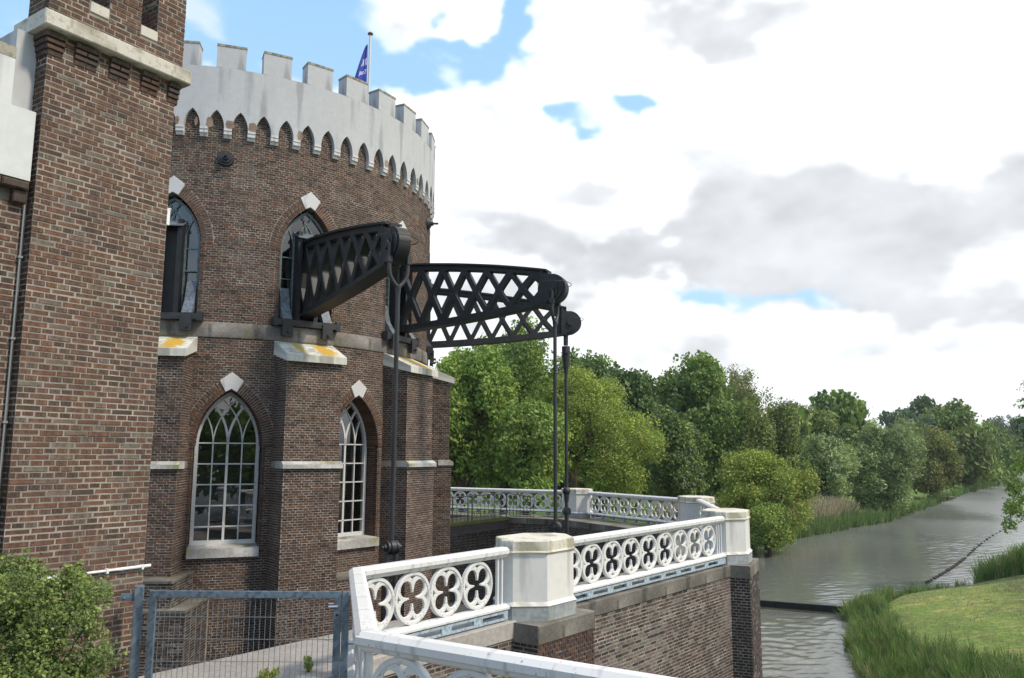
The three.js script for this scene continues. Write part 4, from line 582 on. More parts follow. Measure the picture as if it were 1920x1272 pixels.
// ---------- water and banks ----------
const WL = -3.2;
const interp = (tab, z) => { let i = 0; while (i < tab.length - 2 && z > tab[i + 1][0]) i++; const [z0, x0] = tab[i], [z1, x1] = tab[i + 1]; return x0 + (x1 - x0) * (z - z0) / (z1 - z0); };
const shL = [[-80, -60], [36, -60], [38, -16], [40, 4], [44, 9.5], [52, 15.0], [58.7, 20.6], [70, 30.8], [84, 41], [105, 55], [188, 113], [300, 196], [420, 285], [700, 500], [5000, 3600]];
const shR = [[-80, 8], [10, 7.2], [15, 7.6], [20.6, 8.9], [25, 10.3], [29.4, 11.9], [31.5, 13.6], [33.5, 17.2], [35.5, 19.9], [38, 22.6], [42, 27.0], [48, 32.5], [60, 43], [70, 52], [100, 80], [188, 131], [300, 222], [420, 310], [700, 540], [5000, 3700]];
{ // canal: a sheet with real wavelets where they can be seen, level beyond
  M.water = new THREE.MeshPhysicalMaterial({ color: lin(.125, .13, .12), roughness: 1, roughnessMap: tex(1024, (u, v) => { const z = v * 512, n = tf(u, v, 24, 4, 1, .8, 141); return [clamp(lerp(.09, .33, sstep(34, 115, z)) * lerp(.65, 1.35, sstep(.32, .66, n)))]; }, 1 / 512, false), ior: 1.34, bumpMap: T.ripple, bumpScale: .008 });
  const rows = [], C = 170, pos = [], uv = [], idx = []; for (let z = 7; z < 420; z *= 1.0042) rows.push(z);
  rows.forEach(z => { const x0 = z < 52 ? Math.max(interp(shL, z) - 3, -1 + z * .02) : interp(shL, z) - 3, x1 = interp(shR, z) + 3; for (let i = 0; i <= C; i++) { const x = lerp(x0, x1, i / C); const patch = sstep(.34, .66, fbm(x * .07 + 3, z * .045, 7.7, 3)), fade = 1 - sstep(120, 380, z);
    let y = (fbm(x * 3.0, z * 4.6, 1.5, 2) - .5) * .062 + Math.sin(x * 2.9 + z * 7.1 + 5 * fbm(x * .5, z * .5, 4, 2)) * .002; pos.push(x, WL + y * (.35 + .9 * patch) * fade, -z); uv.push(x, z); } });
  for (let j = 0; j < rows.length - 1; j++) for (let i = 0; i < C; i++) { const a = j * (C + 1) + i, b = a + 1, c = a + C + 1, d = c + 1; idx.push(a, b, d, a, d, c); }
  const g = new THREE.BufferGeometry(); g.setAttribute('position', new THREE.Float32BufferAttribute(pos, 3)); g.setAttribute('uv', new THREE.Float32BufferAttribute(uv, 2)); g.setIndex(idx); g.computeVertexNormals(); struct('water', g, M.water);
  const f = new THREE.PlaneGeometry(6000, 6000); f.rotateX(-PI / 2); const u = f.attributes.uv; for (let i = 0; i < u.count; i++) u.setXY(i, u.getX(i) * 6000, u.getY(i) * 6000); struct('water', f, M.water).position.set(0, WL - .09, -1000); }
function bank(name, tab, sgn, hfn, mat, zs) {
  const ss = [-2.5, -1, -.3, 0, .25, .6, 1.2, 2, 3, 4.5, 7, 11, 17, 26, 40, 70, 130, 300, 900, 3000]; const pos = [], uv = [], idx = [];
  zs.forEach((z, j) => ss.forEach((s, i) => { const wob = s < 6 ? (fbm(z * .35, sgn, 2.2, 3) - .5) * 1.3 : 0; const x = interp(tab, z) + sgn * (s + wob), y = hfn(s, x, z); pos.push(x, y, -z); uv.push(x, z); }));
  const n = ss.length; for (let j = 0; j < zs.length - 1; j++) for (let i = 0; i < n - 1; i++) { const a = j * n + i, b = a + 1, c = a + n, d = c + 1; sgn > 0 ? idx.push(a, b, d, a, d, c) : idx.push(a, d, b, a, c, d); }
  const g = new THREE.BufferGeometry(); g.setAttribute('position', new THREE.Float32BufferAttribute(pos, 3)); g.setAttribute('uv', new THREE.Float32BufferAttribute(uv, 2)); g.setIndex(idx); g.computeVertexNormals(); return struct(name, g, mat);
}
const hR = (s, x, z) => s < 0 ? WL - .05 + s * .5 : WL - .04 + .55 * sstep(0, 1.3, s) + .55 * sstep(.5, 6, s) + .9 * sstep(4, 26, s) + (fbm(x * .25, 1, z * .25, 3) - .5) * .22 * sstep(1, 4, s);
const hL = (s, x, z) => s < 0 ? WL - .05 + s * .5 : WL - .04 + .5 * sstep(0, 1.5, s) + .75 * sstep(1, 9, s) + (fbm(x * .12, 3, z * .12, 3) - .5) * .3 * sstep(1, 4, s);
M.lawn = std(lin(.30, .30, .30), .98, { map: T.grass, bumpMap: T.ripple, bumpScale: .05 }); M.lawn.color.setRGB(.54, .47, .95);
M.meadow = std(lin(.34, .38, .3), .98, { map: T.grass });
const zsR = []; for (let z = -20; z < 60; z += .8) zsR.push(z); for (let z = 60; z < 4500; z *= 1.12) zsR.push(z);
bank('lawn', shR, 1, hR, M.lawn, zsR); bank('far_bank', shL, -1, hL, M.meadow, zsR);

// ---------- grasses and reeds ----------
function bladeClump(n, spread, h, w, lean, seed) { // tuft of bent blades, base at 0
  const r = rng(seed), pos = [], nor = []; for (let k = 0; k < n; k++) { const a = r() * 6.283, q = Math.sqrt(r()) * spread, x = Math.cos(a) * q, z = Math.sin(a) * q, H = h * (.6 + .5 * r()), t = r() * 6.283, dx = Math.cos(t) * w, dz = Math.sin(t) * w, lx = lean + (r() - .5) * .5 * h, lz = (r() - .5) * .45 * h;
    const p = (f, s) => [x + lx * f * f + dx * s * (1 - f * .8), H * f * (1 - .12 * f), z + lz * f * f + dz * s * (1 - f * .8)]; const S = 3; for (let i = 0; i < S; i++) { const f0 = i / S, f1 = (i + 1) / S; const A = p(f0, -1), B = p(f0, 1), C = p(f1, 1), E = p(f1, -1); pos.push(...A, ...B, ...C, ...A, ...C, ...E); } }
  const g = new THREE.BufferGeometry(); g.setAttribute('position', new THREE.Float32BufferAttribute(pos, 3)); g.computeVertexNormals(); g.setAttribute('uv', new THREE.Float32BufferAttribute(new Float32Array(pos.length / 3 * 2), 2)); return g;
}
const leafMat = (c, tr = .35) => new THREE.MeshPhysicalMaterial({ color: lin(...c), roughness: .75, transmission: tr, thickness: 0, side: THREE.DoubleSide });
const white = leafMat([1, 1, 1], .0);
function scatter(name, label, category, geo, pts, cols, mat, parent, size = [.75, 1.3]) { // many tufts as one object
  const r = rng(pts.length + 7), im = new THREE.InstancedMesh(geo, mat ?? M.leafVar, pts.length), c = new THREE.Color(), m = new THREE.Matrix4();
  pts.forEach((p, i) => { const s = lerp(size[0], size[1], r()); m.compose(V3(...p), new THREE.Quaternion().setFromEuler(new THREE.Euler((r() - .5) * .25, r() * 6.283, (r() - .5) * .25)), V3(s, s * (.8 + .4 * r()), s)); im.setMatrixAt(i, m); const k = cols[Math.floor(r() * cols.length)], q = .75 + .5 * r(); im.setColorAt(i, c.setRGB(k[0] * q, k[1] * q, k[2] * q)); });
  im.name = parent ? name : numbered(name); im.castShadow = im.receiveShadow = true; im.userData = { kind: 'stuff' }; if (label) { im.userData.label = label; im.userData.category = category; } (parent ?? scene).add(im); return im;
}
M.leafVar = new THREE.MeshPhysicalMaterial({ color: lin(1, 1, 1), roughness: .8, transmission: .3, thickness: 0, side: THREE.DoubleSide });
const reedGeo = bladeClump(8, .13, 1.0, .022, -.12, 3), reedFar = bladeClump(9, .3, 1.5, .035, -.2, 5), grassGeo = bladeClump(7, .16, .13, .008, 0, 9), tuftGeo = bladeClump(10, .12, .4, .010, .05, 11);
function bandPts(n, tab, sgn, z0, z1, s0, s1, hfn, seed, dens = () => 1) { const r = rng(seed), out = []; let guard = 0; while (out.length < n && guard++ < n * 20) { const z = lerp(z0, z1, r()), s = lerp(s0, s1, r()); if (r() > dens(s, z)) continue; const x = interp(tab, z) + sgn * (s + (fbm(z * .35, sgn, 2.2, 3) - .5) * 1.3); out.push([x, Math.max(WL - .1, hfn(s, x, z)) - .04, -z]); } return out; }
const green1 = [[.14, .25, .045], [.165, .27, .055], [.11, .205, .04], [.19, .265, .065], [.23, .24, .09]];
const wR = z => lerp(2.7, .9, sstep(18.5, 24.5, z));
scatter('reeds', 'fresh green reeds along the near right bank of the canal', 'reeds', reedGeo, [...bandPts(4600, shR, 1, 12, 31.5, -.5, 2.8, hR, 101, (s, z) => s > wR(z) ? 0 : .55 + .45 * Math.sin(z * 1.3 + s)), ...bandPts(900, shR, 1, 29.5, 34.6, -.5, .5, hR, 102, (s, z) => z > 33.3 ? .25 : 1)], green1, null, null, [.4, .8]);
scatter('reeds', 'dense reed bed beside the lawn at the right edge of the picture', 'reeds', reedGeo, bandPts(4200, shR, 1, 36.2, 44, -.6, 3.0, hR, 103), green1, null, null, [.9, 1.4]);
scatter('reeds', 'green reeds at the water line of the far left bank', 'reeds', reedFar, [...bandPts(2600, shL, -1, 42, 71, -.8, 1.0, hL, 104), ...bandPts(900, shL, -1, 71, 190, -.8, .8, hL, 107)], [[.10, .19, .04], [.13, .22, .05], [.16, .22, .05]], null, null, [.5, .85]);
scatter('dry_reeds', 'pale brown dry reeds behind the green reeds on the far bank', 'reeds', reedFar, bandPts(3200, shL, -1, 52, 69, .9, 6.5, hL, 105), [[.44, .37, .24], [.38, .31, .19], [.50, .43, .29], [.22, .25, .10]], null, null, [.95, 1.3]);
scatter('grass', 'short mown grass on the lawn beside the canal', 'grass', grassGeo, bandPts(42000, shR, 1, 16, 48, 1.0, 17, hR, 106), [[.25, .235, .125], [.30, .265, .155], [.22, .22, .11], [.36, .31, .20]], null, null, [.35, .8]);

// ---------- trees ----------
function at(px, py, z) { // the point at distance z whose place in a 1920 x 1272 view is px, py (used once, to read positions off the survey)
  const f = 1517.753, r = .004764, p = .139819, u = px - 960, v = py - 636, u2 = u * Math.cos(r) + v * Math.sin(r), v2 = v * Math.cos(r) - u * Math.sin(r), X = u2 / f, yc = -v2 / f, Y = yc * Math.cos(p) + Math.sin(p), Z = Math.cos(p) - yc * Math.sin(p); return [X * z / Z, 2.5 + Y * z / Z, z]; }
function leafClump(n, R, size, seed, droop = 0, long = 1) { // loose clump of leaves, each a bent diamond
  const r = rng(seed), pos = []; for (let k = 0; k < n; k++) { const a = r() * 6.283, b = Math.acos(2 * r() - 1), q = R * Math.cbrt(r()); const c = V3(Math.sin(b) * Math.cos(a) * q, Math.cos(b) * q * .75, Math.sin(b) * Math.sin(a) * q);
    const s = size * (.6 + .7 * r()), e = new THREE.Euler((r() - .5) * 2.4 - droop, r() * 6.283, (r() - .5) * 2.4), o = (x, y, z) => V3(x, y, z).applyEuler(e).add(c).toArray(); const A = o(0, -s * .6 * long, 0), B = o(s * .42, 0, s * .12), C = o(0, s * .6 * long, 0), E = o(-s * .42, 0, s * .12); pos.push(...A, ...B, ...C, ...A, ...C, ...E); }
  const g = new THREE.BufferGeometry(); g.setAttribute('position', new THREE.Float32BufferAttribute(pos, 3)); g.computeVertexNormals(); g.setAttribute('uv', new THREE.Float32BufferAttribute(new Float32Array(pos.length / 3 * 2), 2)); return g;
}
const clumps = { broad: leafClump(16, .42, .17, 1), fine: leafClump(24, .40, .10, 2), far: leafClump(16, .75, .30, 3), willow: leafClump(22, .45, .13, 4, .7, 2.0), farFine: leafClump(22, .8, .22, 5), dist: leafClump(14, 1.5, .62, 6) };
let treeSeed = 4000;
// o: px,top,bot,hw (outline in the view), z, clump, cols, n, lobes; the crown is a cloud of lobes round a limbed trunk
function tree(name, label, category, o) {
  const r = rng(treeSeed += 17), top = at(o.px, o.top, o.z), bot = at(o.px, o.bot, o.z), x = top[0], baseY = o.base ?? -2.0, cTop = top[1], cBot = Math.max(baseY + .2, bot[1]); const hw = o.hw * o.z / 1518, ch = (cTop - cBot) / 2, cy = (cTop + cBot) / 2;
  const t = thing(name, label, category, [x, baseY, -o.z], 0, o.group); const H = cTop - baseY;
  const lobes = [[0, cy - ch * .05, 0, hw * .60, ch * .72, hw * .60, 1]]; const nl = (o.lobes ?? 9) + 7;
  for (let k = 0; k < nl; k++) { const a = r() * 6.283, v = (k + .5) / nl * 1.86 - .93, q = Math.sqrt(Math.max(0, 1 - v * v)) * (.55 + .42 * r()); const s = .20 + .26 * r() * r() + .04; lobes.push([Math.cos(a) * q * hw, cy + v * ch * .82, Math.sin(a) * q * hw * .9, hw * s * (o.tall ?? 1), ch * s * (o.tall ? 1.2 : 1) * (o.plume ?? 1), hw * s, .80 + .42 * r()]); }
  for (let k = 0; k < 3; k++) lobes.push([(r() - .5) * hw * .8, cTop - ch * (.16 + .22 * r()) - (k ? ch * .1 : 0), (r() - .5) * hw * .6, hw * .22, ch * .2 * (o.plume ?? 1), hw * .22, .9 + .3 * r()]);
  const limbs = [rod([0, -.2, 0], [(r() - .5) * .3, cy - ch * .5 - baseY, (r() - .5) * .3], hw * .055 + .05, 8, hw * .035 + .03)]; for (const l of lobes.slice(1)) limbs.push(rod([(r() - .5) * .2, Math.max(.5, (l[1] - baseY) * .45), 0], [l[0] * .9, l[1] - baseY, l[2] * .9], hw * .05 + .02, 5, .02));
  part(t, 'trunk', merge(limbs), o.pale ? M.barkPale : M.bark);
  const vol = lobes.map(l => l[3] * l[4] + l[4] * l[5]); const tot = vol.reduce((a, b) => a + b, 0), im = new THREE.InstancedMesh(clumps[o.clump], M.leafVar, o.n), c = new THREE.Color(), m = new THREE.Matrix4(); let i = 0;
  const hole = (o.gap ?? .36) + .05; let guard = 0;
  while (i < o.n && guard++ < o.n * 30) { let q = r() * tot, j = 0; while (q > vol[j] && j < vol.length - 1) { q -= vol[j]; j++; } const l = lobes[j]; const a = r() * 6.283, v = r() * 2 - 1, sn = Math.sqrt(1 - v * v), rr = (j === 0 ? .45 : .25) + (j === 0 ? .55 : .85) * Math.pow(r(), .6); const X = l[0] + Math.cos(a) * sn * rr * l[3], Y = l[1] + v * rr * l[4], Z = l[2] + Math.sin(a) * sn * rr * l[5]; if (Y < cBot - .1) continue;
    const nz = fbm(X * 1.1 / Math.max(1, hw * .28) + o.px, Y * 1.1 / Math.max(1, hw * .28), Z * 1.1 / Math.max(1, hw * .28), 3); if (nz < hole && r() < .9) continue;
    const s = .55 + 1.0 * r() * r() + .1; m.compose(V3(X, Y - baseY, Z), new THREE.Quaternion().setFromEuler(new THREE.Euler((r() - .5) * .8, r() * 6.283, (r() - .5) * .8)), V3(s, s, s)); im.setMatrixAt(i, m); const k = o.cols[Math.floor(r() * o.cols.length)], b = (.78 + .4 * r()) * (l[6] ?? 1); im.setColorAt(i, c.setRGB(k[0] * b, k[1] * b, k[2] * b)); i++; }
  im.count = i; im.name = 'crown'; im.castShadow = im.receiveShadow = true; im.userData.kind = 'stuff'; t.add(im); return t;
}
const G = a => a.map(c => [c[0] * 1.95, c[1] * 2.0, c[2] * 1.7]);
const gBright = G([[.10, .155, .022], [.115, .17, .028], [.082, .135, .02], [.135, .175, .03]]), gMid = G([[.088, .132, .026], [.102, .15, .03], [.072, .112, .024]]), gDark = G([[.045, .076, .018], [.054, .088, .022], [.036, .062, .016]]), gYel = G([[.165, .20, .032], [.145, .185, .03], [.185, .205, .038], [.115, .16, .026]]), gOlive = G([[.09, .115, .026], [.106, .126, .032], [.072, .102, .024]]), gWil = G([[.16, .195, .085], [.135, .172, .07], [.18, .21, .11], [.11, .15, .06]]), gOchre = G([[.105, .108, .03], [.12, .115, .032], [.08, .098, .025]]), gBlue = G([[.054, .08, .042], [.066, .092, .048], [.046, .07, .036]]), gPale = G([[.12, .13, .055], [.10, .12, .045], [.15, .15, .07]]);
// front row behind the terrace
tree('maple_tree', 'bright green maple directly right of the tower, below the farthest beam', 'tree', { px: 868, top: 640, bot: 925, hw: 92, z: 46, clump: 'broad', cols: gBright, n: 3000, lobes: 12 });
tree('broadleaf_tree', 'tall mid-green tree whose top shows through the lattice beams', 'tree', { px: 945, top: 606, bot: 930, hw: 95, z: 54, clump: 'broad', cols: gMid.concat(gBright.slice(0, 1)), n: 3600, lobes: 14, gap: .40 });
tree('maple_tree', 'light green maple filling the gap just left of the pump rods', 'tree', { px: 985, top: 760, bot: 940, hw: 85, z: 44, clump: 'broad', cols: gBright, n: 2400, lobes: 10 });
tree('rounded_tree', 'big rounded yellow-green tree right of the slim pump rods', 'tree', { px: 1120, top: 690, bot: 945, hw: 118, z: 52, clump: 'fine', cols: gYel, n: 4600, lobes: 14, gap: .33 });
tree('broadleaf_tree', 'dark tree crown rising behind the two slim pump rods', 'tree', { px: 1075, top: 662, bot: 880, hw: 85, z: 72, clump: 'far', cols: gDark.concat(gMid), n: 1800, lobes: 10 });
tree('dark_tree', 'very dark tree between the rounded yellow-green tree and the tall wind-blown tree', 'tree', { px: 1190, top: 690, bot: 930, hw: 72, z: 66, clump: 'far', cols: gDark, n: 1900, lobes: 10 });
tree('silver_leaved_tree', 'medium tree with pale leaf undersides behind the far railing corner', 'tree', { px: 1262, top: 775, bot: 945, hw: 62, z: 56, clump: 'broad', cols: gMid.concat([[.12, .16, .08]]), n: 2300, lobes: 9 });
tree('tall_tree', 'tall wind-blown tree with ragged top, highest of the middle trees', 'tree', { px: 1305, top: 668, bot: 930, hw: 80, z: 78, clump: 'far', cols: gMid, n: 2300, lobes: 14, gap: .42 });
tree('thin_crowned_tree', 'thin-crowned pale tree with sky showing through its top', 'tree', { px: 1392, top: 688, bot: 900, hw: 60, z: 88, clump: 'farFine', cols: gPale, n: 900, lobes: 12, gap: .47, pale: 1 });
tree('poplar_tree', 'slim olive poplar, left of the pair near the lawn', 'tree', { px: 1405, top: 745, bot: 930, hw: 30, z: 76, clump: 'farFine', cols: gOlive, n: 900, lobes: 9, tall: 1.2 });
tree('poplar_tree', 'slim olive poplar, right of the pair near the lawn', 'tree', { px: 1460, top: 758, bot: 930, hw: 30, z: 78, clump: 'farFine', cols: gOlive, n: 900, lobes: 9, tall: 1.2 });
tree('shrub', 'large yellow-green bush at the water edge right of the stone pier', 'shrub', { px: 1432, top: 848, bot: 1018, hw: 74, z: 49, clump: 'fine', cols: gYel, n: 2800, lobes: 11, base: -2.9, gap: .34 });
tree('shrub', 'low green shrub at the waterline below the large yellow-green bush', 'shrub', { px: 1440, top: 945, bot: 1030, hw: 50, z: 46.5, clump: 'fine', cols: gMid.concat(gYel), n: 700, lobes: 6, base: -3.1 });
tree('willow_tree', 'small silvery willow behind the dry reeds', 'tree', { px: 1548, top: 822, bot: 945, hw: 48, z: 74, clump: 'willow', cols: gWil, plume: 1.7, n: 1300, lobes: 9, gap: .4 });
tree('willow_tree', 'large silver-green willow leaning over the canal', 'tree', { px: 1665, top: 806, bot: 962, hw: 62, z: 78, clump: 'willow', cols: gWil, plume: 1.7, n: 3000, lobes: 12, gap: .33, base: -2.8 });
tree('shrub', 'dark green shrub at the left foot of the large willow', 'shrub', { px: 1610, top: 862, bot: 960, hw: 42, z: 82, clump: 'far', cols: gMid, n: 600, lobes: 7 });
tree('ochre_tree', 'ochre-tinted tree right of the large willow', 'tree', { px: 1738, top: 808, bot: 940, hw: 46, z: 98, clump: 'farFine', cols: gOchre, n: 1300, lobes: 9 });
tree('olive_tree', 'rounded olive-green tree near the bend of the far bank', 'tree', { px: 1800, top: 806, bot: 918, hw: 46, z: 130, clump: 'dist', cols: gOlive, n: 700, lobes: 9 });
tree('shrub', 'lowest shrub hanging over the water beside the wooden landing', 'shrub', { px: 1745, top: 872, bot: 938, hw: 30, z: 100, clump: 'far', cols: gOchre.concat(gMid), n: 400, lobes: 6 });
// middle and rear rows
const rear = 'trees of the dense far wood';
tree('oak_tree', 'dark rounded oak standing clear above the wood', 'tree', { px: 1575, top: 742, bot: 900, hw: 58, z: 112, clump: 'dist', cols: gDark.concat(gMid), n: 1000, lobes: 11, gap: .4 });
tree('olive_tree', 'olive tree left of the dark rounded oak', 'tree', { px: 1512, top: 762, bot: 910, hw: 56, z: 108, clump: 'far', cols: gOlive, n: 1500, lobes: 10 });
tree('broadleaf_tree', 'olive-brown tree below the dark rounded oak, above the small willow', 'tree', { px: 1600, top: 800, bot: 920, hw: 60, z: 104, clump: 'far', cols: gOlive.concat(gMid), n: 1500, lobes: 10 });
tree('broadleaf_tree', 'bluish dark tree rising behind the large willow', 'tree', { px: 1690, top: 770, bot: 900, hw: 52, z: 150, clump: 'dist', cols: gBlue, n: 800, lobes: 9 });
tree('tall_tree', 'twin-topped dark tree, tallest point of the far wood', 'tree', { px: 1722, top: 742, bot: 880, hw: 36, z: 165, clump: 'dist', cols: gBlue.concat(gDark), n: 500, lobes: 9, gap: .42 });
tree('broadleaf_tree', 'mid-green tree in the far wood right of the twin-topped tree', 'tree', { px: 1778, top: 762, bot: 890, hw: 56, z: 155, clump: 'dist', cols: gMid.concat(gOlive), n: 900, lobes: 10 });
tree('broadleaf_tree', 'olive tree where the far wood slopes down towards the bend', 'tree', { px: 1845, top: 796, bot: 905, hw: 46, z: 175, clump: 'dist', cols: gOlive.concat(gMid), n: 700, lobes: 9 });
tree('silver_leaved_tree', 'greyish tree beside the water at the canal bend', 'tree', { px: 1880, top: 815, bot: 900, hw: 30, z: 215, clump: 'dist', cols: [[.11, .13, .08], [.08, .11, .06]], n: 500, lobes: 8 });
tree('broadleaf_tree', 'distant dark tree at the right edge beyond the bend', 'tree', { px: 1905, top: 782, bot: 890, hw: 34, z: 290, clump: 'dist', cols: gBlue, n: 600, lobes: 8 });
tree('broadleaf_tree', 'distant dark tree left of the one at the right edge', 'tree', { px: 1868, top: 784, bot: 880, hw: 34, z: 300, clump: 'dist', cols: gBlue, n: 600, lobes: 8 });
{ // the wood that reads as one mass behind them
  const r = rng(8080), pts = []; for (let k = 0; k < 5200; k++) { const px = lerp(820, 1900, r()), z = px > 1500 ? lerp(135, 330, r()) : lerp(80, 150, r()); const tp = px < 1380 ? 760 : px < 1640 ? 800 : 812; const py = lerp(tp + 18 * Math.sin(px * .05), 905, Math.pow(r(), .8)); const p = at(px, py, z); if (p[1] < -2) p[1] = -1.5; pts.push([p[0], p[1], -p[2]]); }
  scatter('far_wood', 'dense far wood behind the single trees, read as one dark green mass', 'wood', clumps.dist, pts, gDark.concat(gMid, gOlive), null, null, [.9, 1.7]); }
{ // trees on the dyke behind the viewpoint, as the window panes mirror them
  const r = rng(8181), pts = []; for (let k = 0; k < 2600; k++) { const a = lerp(-1.25, .75, r()), d = lerp(34, 44, r()); pts.push([Math.sin(a) * d, -1 + Math.pow(r(), .8) * (8 + 2.2 * Math.sin(a * 9)), Math.cos(a) * d]); }
  scatter('tree_belt', 'belt of trees on the dyke behind the viewpoint', 'wood', clumps.far, pts, gMid, null, null, [1.4, 2.2]); }
{ // overhanging tree whose branches enter at the right edge
  const t = tree('overhanging_tree', 'leafy branches hanging into view at the right edge over the canal', 'tree', { px: 2040, top: 640, bot: 955, hw: 100, z: 33, clump: 'broad', cols: gMid.concat(gDark), n: 1500, lobes: 10, base: -2.2 });
  const r = rng(91), im = new THREE.InstancedMesh(clumps.broad, M.leafVar, 120), m = new THREE.Matrix4(), c = new THREE.Color(); let i = 0; for (const [px, py, w, h, n] of [[1912, 870, 10, 24, 22], [1905, 915, 16, 16, 34], [1897, 950, 12, 18, 26], [1893, 985, 7, 14, 12], [1915, 945, 8, 26, 16], [1918, 758, 5, 8, 4], [1920, 725, 3, 6, 2]]) for (let k = 0; k < n; k++) { const p = at(px + (r() + r() - 1) * w, py + (r() + r() - 1) * h, 32 + r() * 1.2); const s = .35 + .45 * r(); m.compose(V3(p[0], p[1], -p[2]).sub(t.position), new THREE.Quaternion().setFromEuler(new THREE.Euler(r() * 6, r() * 6, r() * 6)), V3(s, s, s)); im.setMatrixAt(i, m); const k2 = gMid[i % 3]; im.setColorAt(i++, c.setRGB(...k2)); } im.count = i; im.name = 'hanging_foliage'; im.castShadow = im.receiveShadow = true; im.userData.kind = 'stuff'; t.add(im);
  const b = []; for (const [a, e] of [[[1990, 800], [1908, 870]], [[1960, 850], [1903, 930]], [[1903, 925], [1892, 985]], [[1985, 740], [1918, 758]]]) { const p = at(a[0], a[1], 33), q = at(e[0], e[1], 32.6); b.push(rod([p[0], p[1], -p[2]].map((v, k) => v - t.position.getComponent(k)), [q[0], q[1], -q[2]].map((v, k) => v - t.position.getComponent(k)), .035, 6, .012)); } part(t, 'branch', merge(b), M.bark); }
// ---------- shrub in the lower left corner, wall plants, weeds ----------
{ const t = thing('shrub', 'dense small-leaved green shrub in the bottom left corner against the brick turret', 'shrub', [-3.75, 0, -6.35]); const r = rng(55), g = leafClump(20, .075, .024, 31), N = 4200, im = new THREE.InstancedMesh(g, M.leafVar, N), m = new THREE.Matrix4(), c = new THREE.Color(); const cols = [[.20, .28, .06], [.15, .22, .05], [.26, .335, .085], [.115, .175, .042]];
  const lobes = [[-.35, .95, -.05, .55, .62, .45], [.05, .75, .05, .50, .55, .42], [-.15, 1.42, -.05, .42, .28, .3], [.35, 1.12, 0, .36, .20, .25], [.42, .70, .05, .32, .28, .28], [-.55, 1.35, 0, .35, .38, .3], [.1, .3, .1, .6, .4, .4], [.56, 1.16, .02, .14, .07, .12], [.5, .88, 0, .16, .08, .15]]; const w = [5, 5, 2.4, 2, 1.6, 2.4, 4, .35, .4]; for (let k = 0; k < 26; k++) { const a = r() * 6.283, e = r() * 1.5; lobes.push([Math.cos(a) * .5 + (Math.cos(a) > 0 ? .05 : -.15), .55 + Math.sin(e) * .95 + (r() - .5) * .2, Math.sin(a) * .45, .10 + .12 * r(), .05 + .09 * r(), .10 + .1 * r()]); w.push(.22); } const tot = w.reduce((a, b) => a + b, 0); let i = 0, gd = 0;
  while (i < N && gd++ < N * 20) { let q = r() * tot, j = 0; while (q > w[j]) { q -= w[j]; j++; } const l = lobes[j], a = r() * 6.283, v = r() * 2 - 1, sn = Math.sqrt(1 - v * v), rr = .35 + .65 * Math.sqrt(r()); const X = l[0] + Math.cos(a) * sn * rr * l[3], Y = l[1] + v * rr * l[4], Z = l[2] + Math.sin(a) * sn * rr * l[5]; if (fbm(X * 6, Y * 6, Z * 6, 2) < .455 || Y < .05) continue; const s = .7 + .6 * r(); m.compose(V3(X, Y, Z), new THREE.Quaternion().setFromEuler(new THREE.Euler(r() * 6, r() * 6, r() * 6)), V3(s, s, s)); im.setMatrixAt(i, m); const k = cols[Math.floor(r() * 4)], b = .7 + .6 * r(); im.setColorAt(i++, c.setRGB(k[0] * b, k[1] * b, k[2] * b)); } im.count = i; im.name = 'foliage'; im.userData.kind = 'stuff'; im.castShadow = im.receiveShadow = true; t.add(im);
  const br = []; for (let k = 0; k < 16; k++) { const l = lobes[k % lobes.length]; br.push(rod([(r() - .5) * .2 - .1, 0, (r() - .5) * .2], [l[0] + (r() - .5) * .3, l[1] + (r() - .2) * l[4], l[2]], .012, 5, .004)); } part(t, 'branches', merge(br), M.bark); }
function herb(label, x, y, zf, n, h, spread, cols) { const t = thing('weed', label, 'weed', [x, y, -zf]); const r = rng(Math.round(x * 100) + 900), b = []; const pts = []; for (let k = 0; k < n; k++) { const a = r() * 6.283, q = spread * Math.sqrt(r()), H = h * (.5 + .5 * r()); b.push(rod([q * .3 * Math.cos(a), 0, q * .3 * Math.sin(a)], [q * Math.cos(a), H, q * Math.sin(a)], .003, 4, .002)); for (let i = 0; i < 4; i++) pts.push([q * Math.cos(a) * (.4 + .2 * i), H * (.35 + .2 * i), q * Math.sin(a) * (.4 + .2 * i)]); } part(t, 'stems', merge(b), std(lin(.10, .13, .04), .9)); scatter('leaves', null, null, leafClump(6, .035, .032, 77), pts, cols, null, t, [.7, 1.2]); return t; }
const wallPlant = [[.06, .10, .022], [.08, .12, .03], [.14, .10, .03]];
{ const p = (th, d, u) => { const a = KC - 2 * D; return [TC[0] + Math.sin(a) * d + Math.cos(a) * u, -TC[2] - (Math.cos(a) * d - Math.sin(a) * u)]; }; let q = p(0, 6.72, -.13); herb('small plant growing on the ledge, left one beside the turret', q[0], .05, q[1], 14, .30, .12, wallPlant); q = p(0, 6.72, .22); herb('small plant growing on the ledge, right one nearer the window', q[0], .05, q[1], 14, .36, .11, wallPlant); }
{ let q = along(-4.0, -.75); herb('low bushy weed in the paving joint behind the gate', q[0], 0, q[1], 14, .09, .11, gYel); q = along(-3.55, -.62); herb('taller weed in the paving joint beside the closing post', q[0], 0, q[1], 8, .19, .07, gYel); }
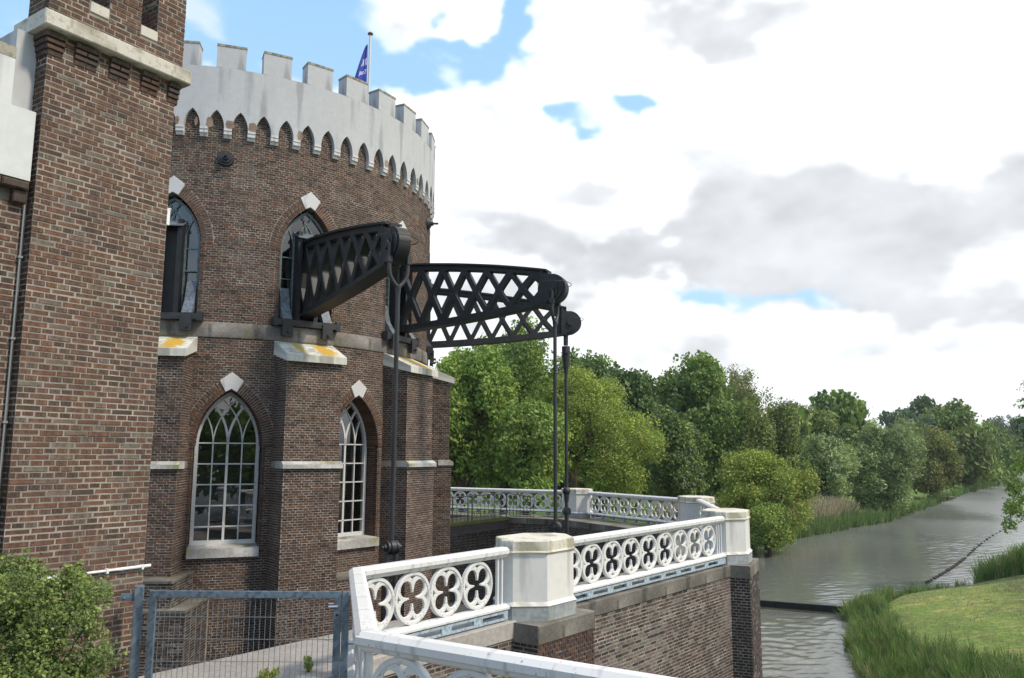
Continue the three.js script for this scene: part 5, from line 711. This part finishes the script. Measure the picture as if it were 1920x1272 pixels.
// ---------- canal furniture ----------
{ const a = [4.5, 33.9], b = [13.2, 29.85], [, , L] = dirOf(a, b), t = turnOf(a, b); const w = thing('low_weir', 'low dark weir crossing the canal from the pier to the reeds', 'weir', [a[0], WL, -a[1]], t); for (let x = 0; x < L; x += 1.2) part(w, 'plank', xf(bevelBox(1.19, .9, .16, .012), [x + .6, -.20 + .0, 0]), M.black); part(w, 'mossy_ledge', metreUV(xf(bevelBox(L, .2, .4, .03), [L / 2, -.085, .24])), M.slime); }
{ const b = thing('floating_boom', 'string of small black floats slanting across the canal', 'boom', [0, WL, 0]); const r = rng(66), P = [[18.6, 37.4], [21.4, 41.0], [25, 45.9], [28.4, 50.8], [34, 58.6], [41.4, 68.2], [47, 75]], cv = new THREE.CatmullRomCurve3(P.map(p => V3(p[0], .03, -p[1]))); part(b, 'rope', new THREE.TubeGeometry(cv, 60, .006, 4), M.black); const s = new THREE.SphereGeometry(.075, 10, 8); for (let i = 0; i < 60; i++) { const f = i < 36 ? i / 36 * .36 : .36 + (i - 36) / 24 * .64, p = cv.getPoint(clamp(f + (r() - .5) * .012)); const m = part(b, 'float', s, M.black); m.position.copy(p); m.scale.set(1.1, .75, 1).multiplyScalar(.7 + .5 * r()); } }
{ const p = at(1763, 925, 104), g = thing('landing_stage', 'small wooden landing with pale rails at the far bank', 'landing', [p[0], WL, -p[2]], -.9); const pale = std(lin(.55, .5, .45), .8); for (const x of [-.9, 0, .9]) part(g, 'post', cyl(.07, .07, 1.7, 8, [x, .75, 0]), M.wood); for (const y of [1.0, 1.45]) part(g, 'rail', box(2.1, .16, .06, 0, y, .08), pale); part(g, 'deck', box(2.4, .1, 1.5, 0, .45, -.8), M.wood); }
{ const a = at(1497, 918, 84), b = at(1612, 922, 88), f = thing('wooden_fence', 'low dark wooden rail fence behind the dry reeds', 'fence', [a[0], 0, -a[2]]); const dx = b[0] - a[0], dz = -(b[2] - a[2]); part(f, 'rail', rod([0, -.9, 0], [dx, -.9, dz], .06), M.wood); part(f, 'rail', rod([0, -1.4, 0], [dx, -1.4, dz], .05), M.wood); for (let k = 0; k <= 5; k++) part(f, 'post', cyl(.07, .07, 1.5, 6, [dx * k / 5, -1.4, dz * k / 5]), M.wood); }

renderer.render(scene, camera);
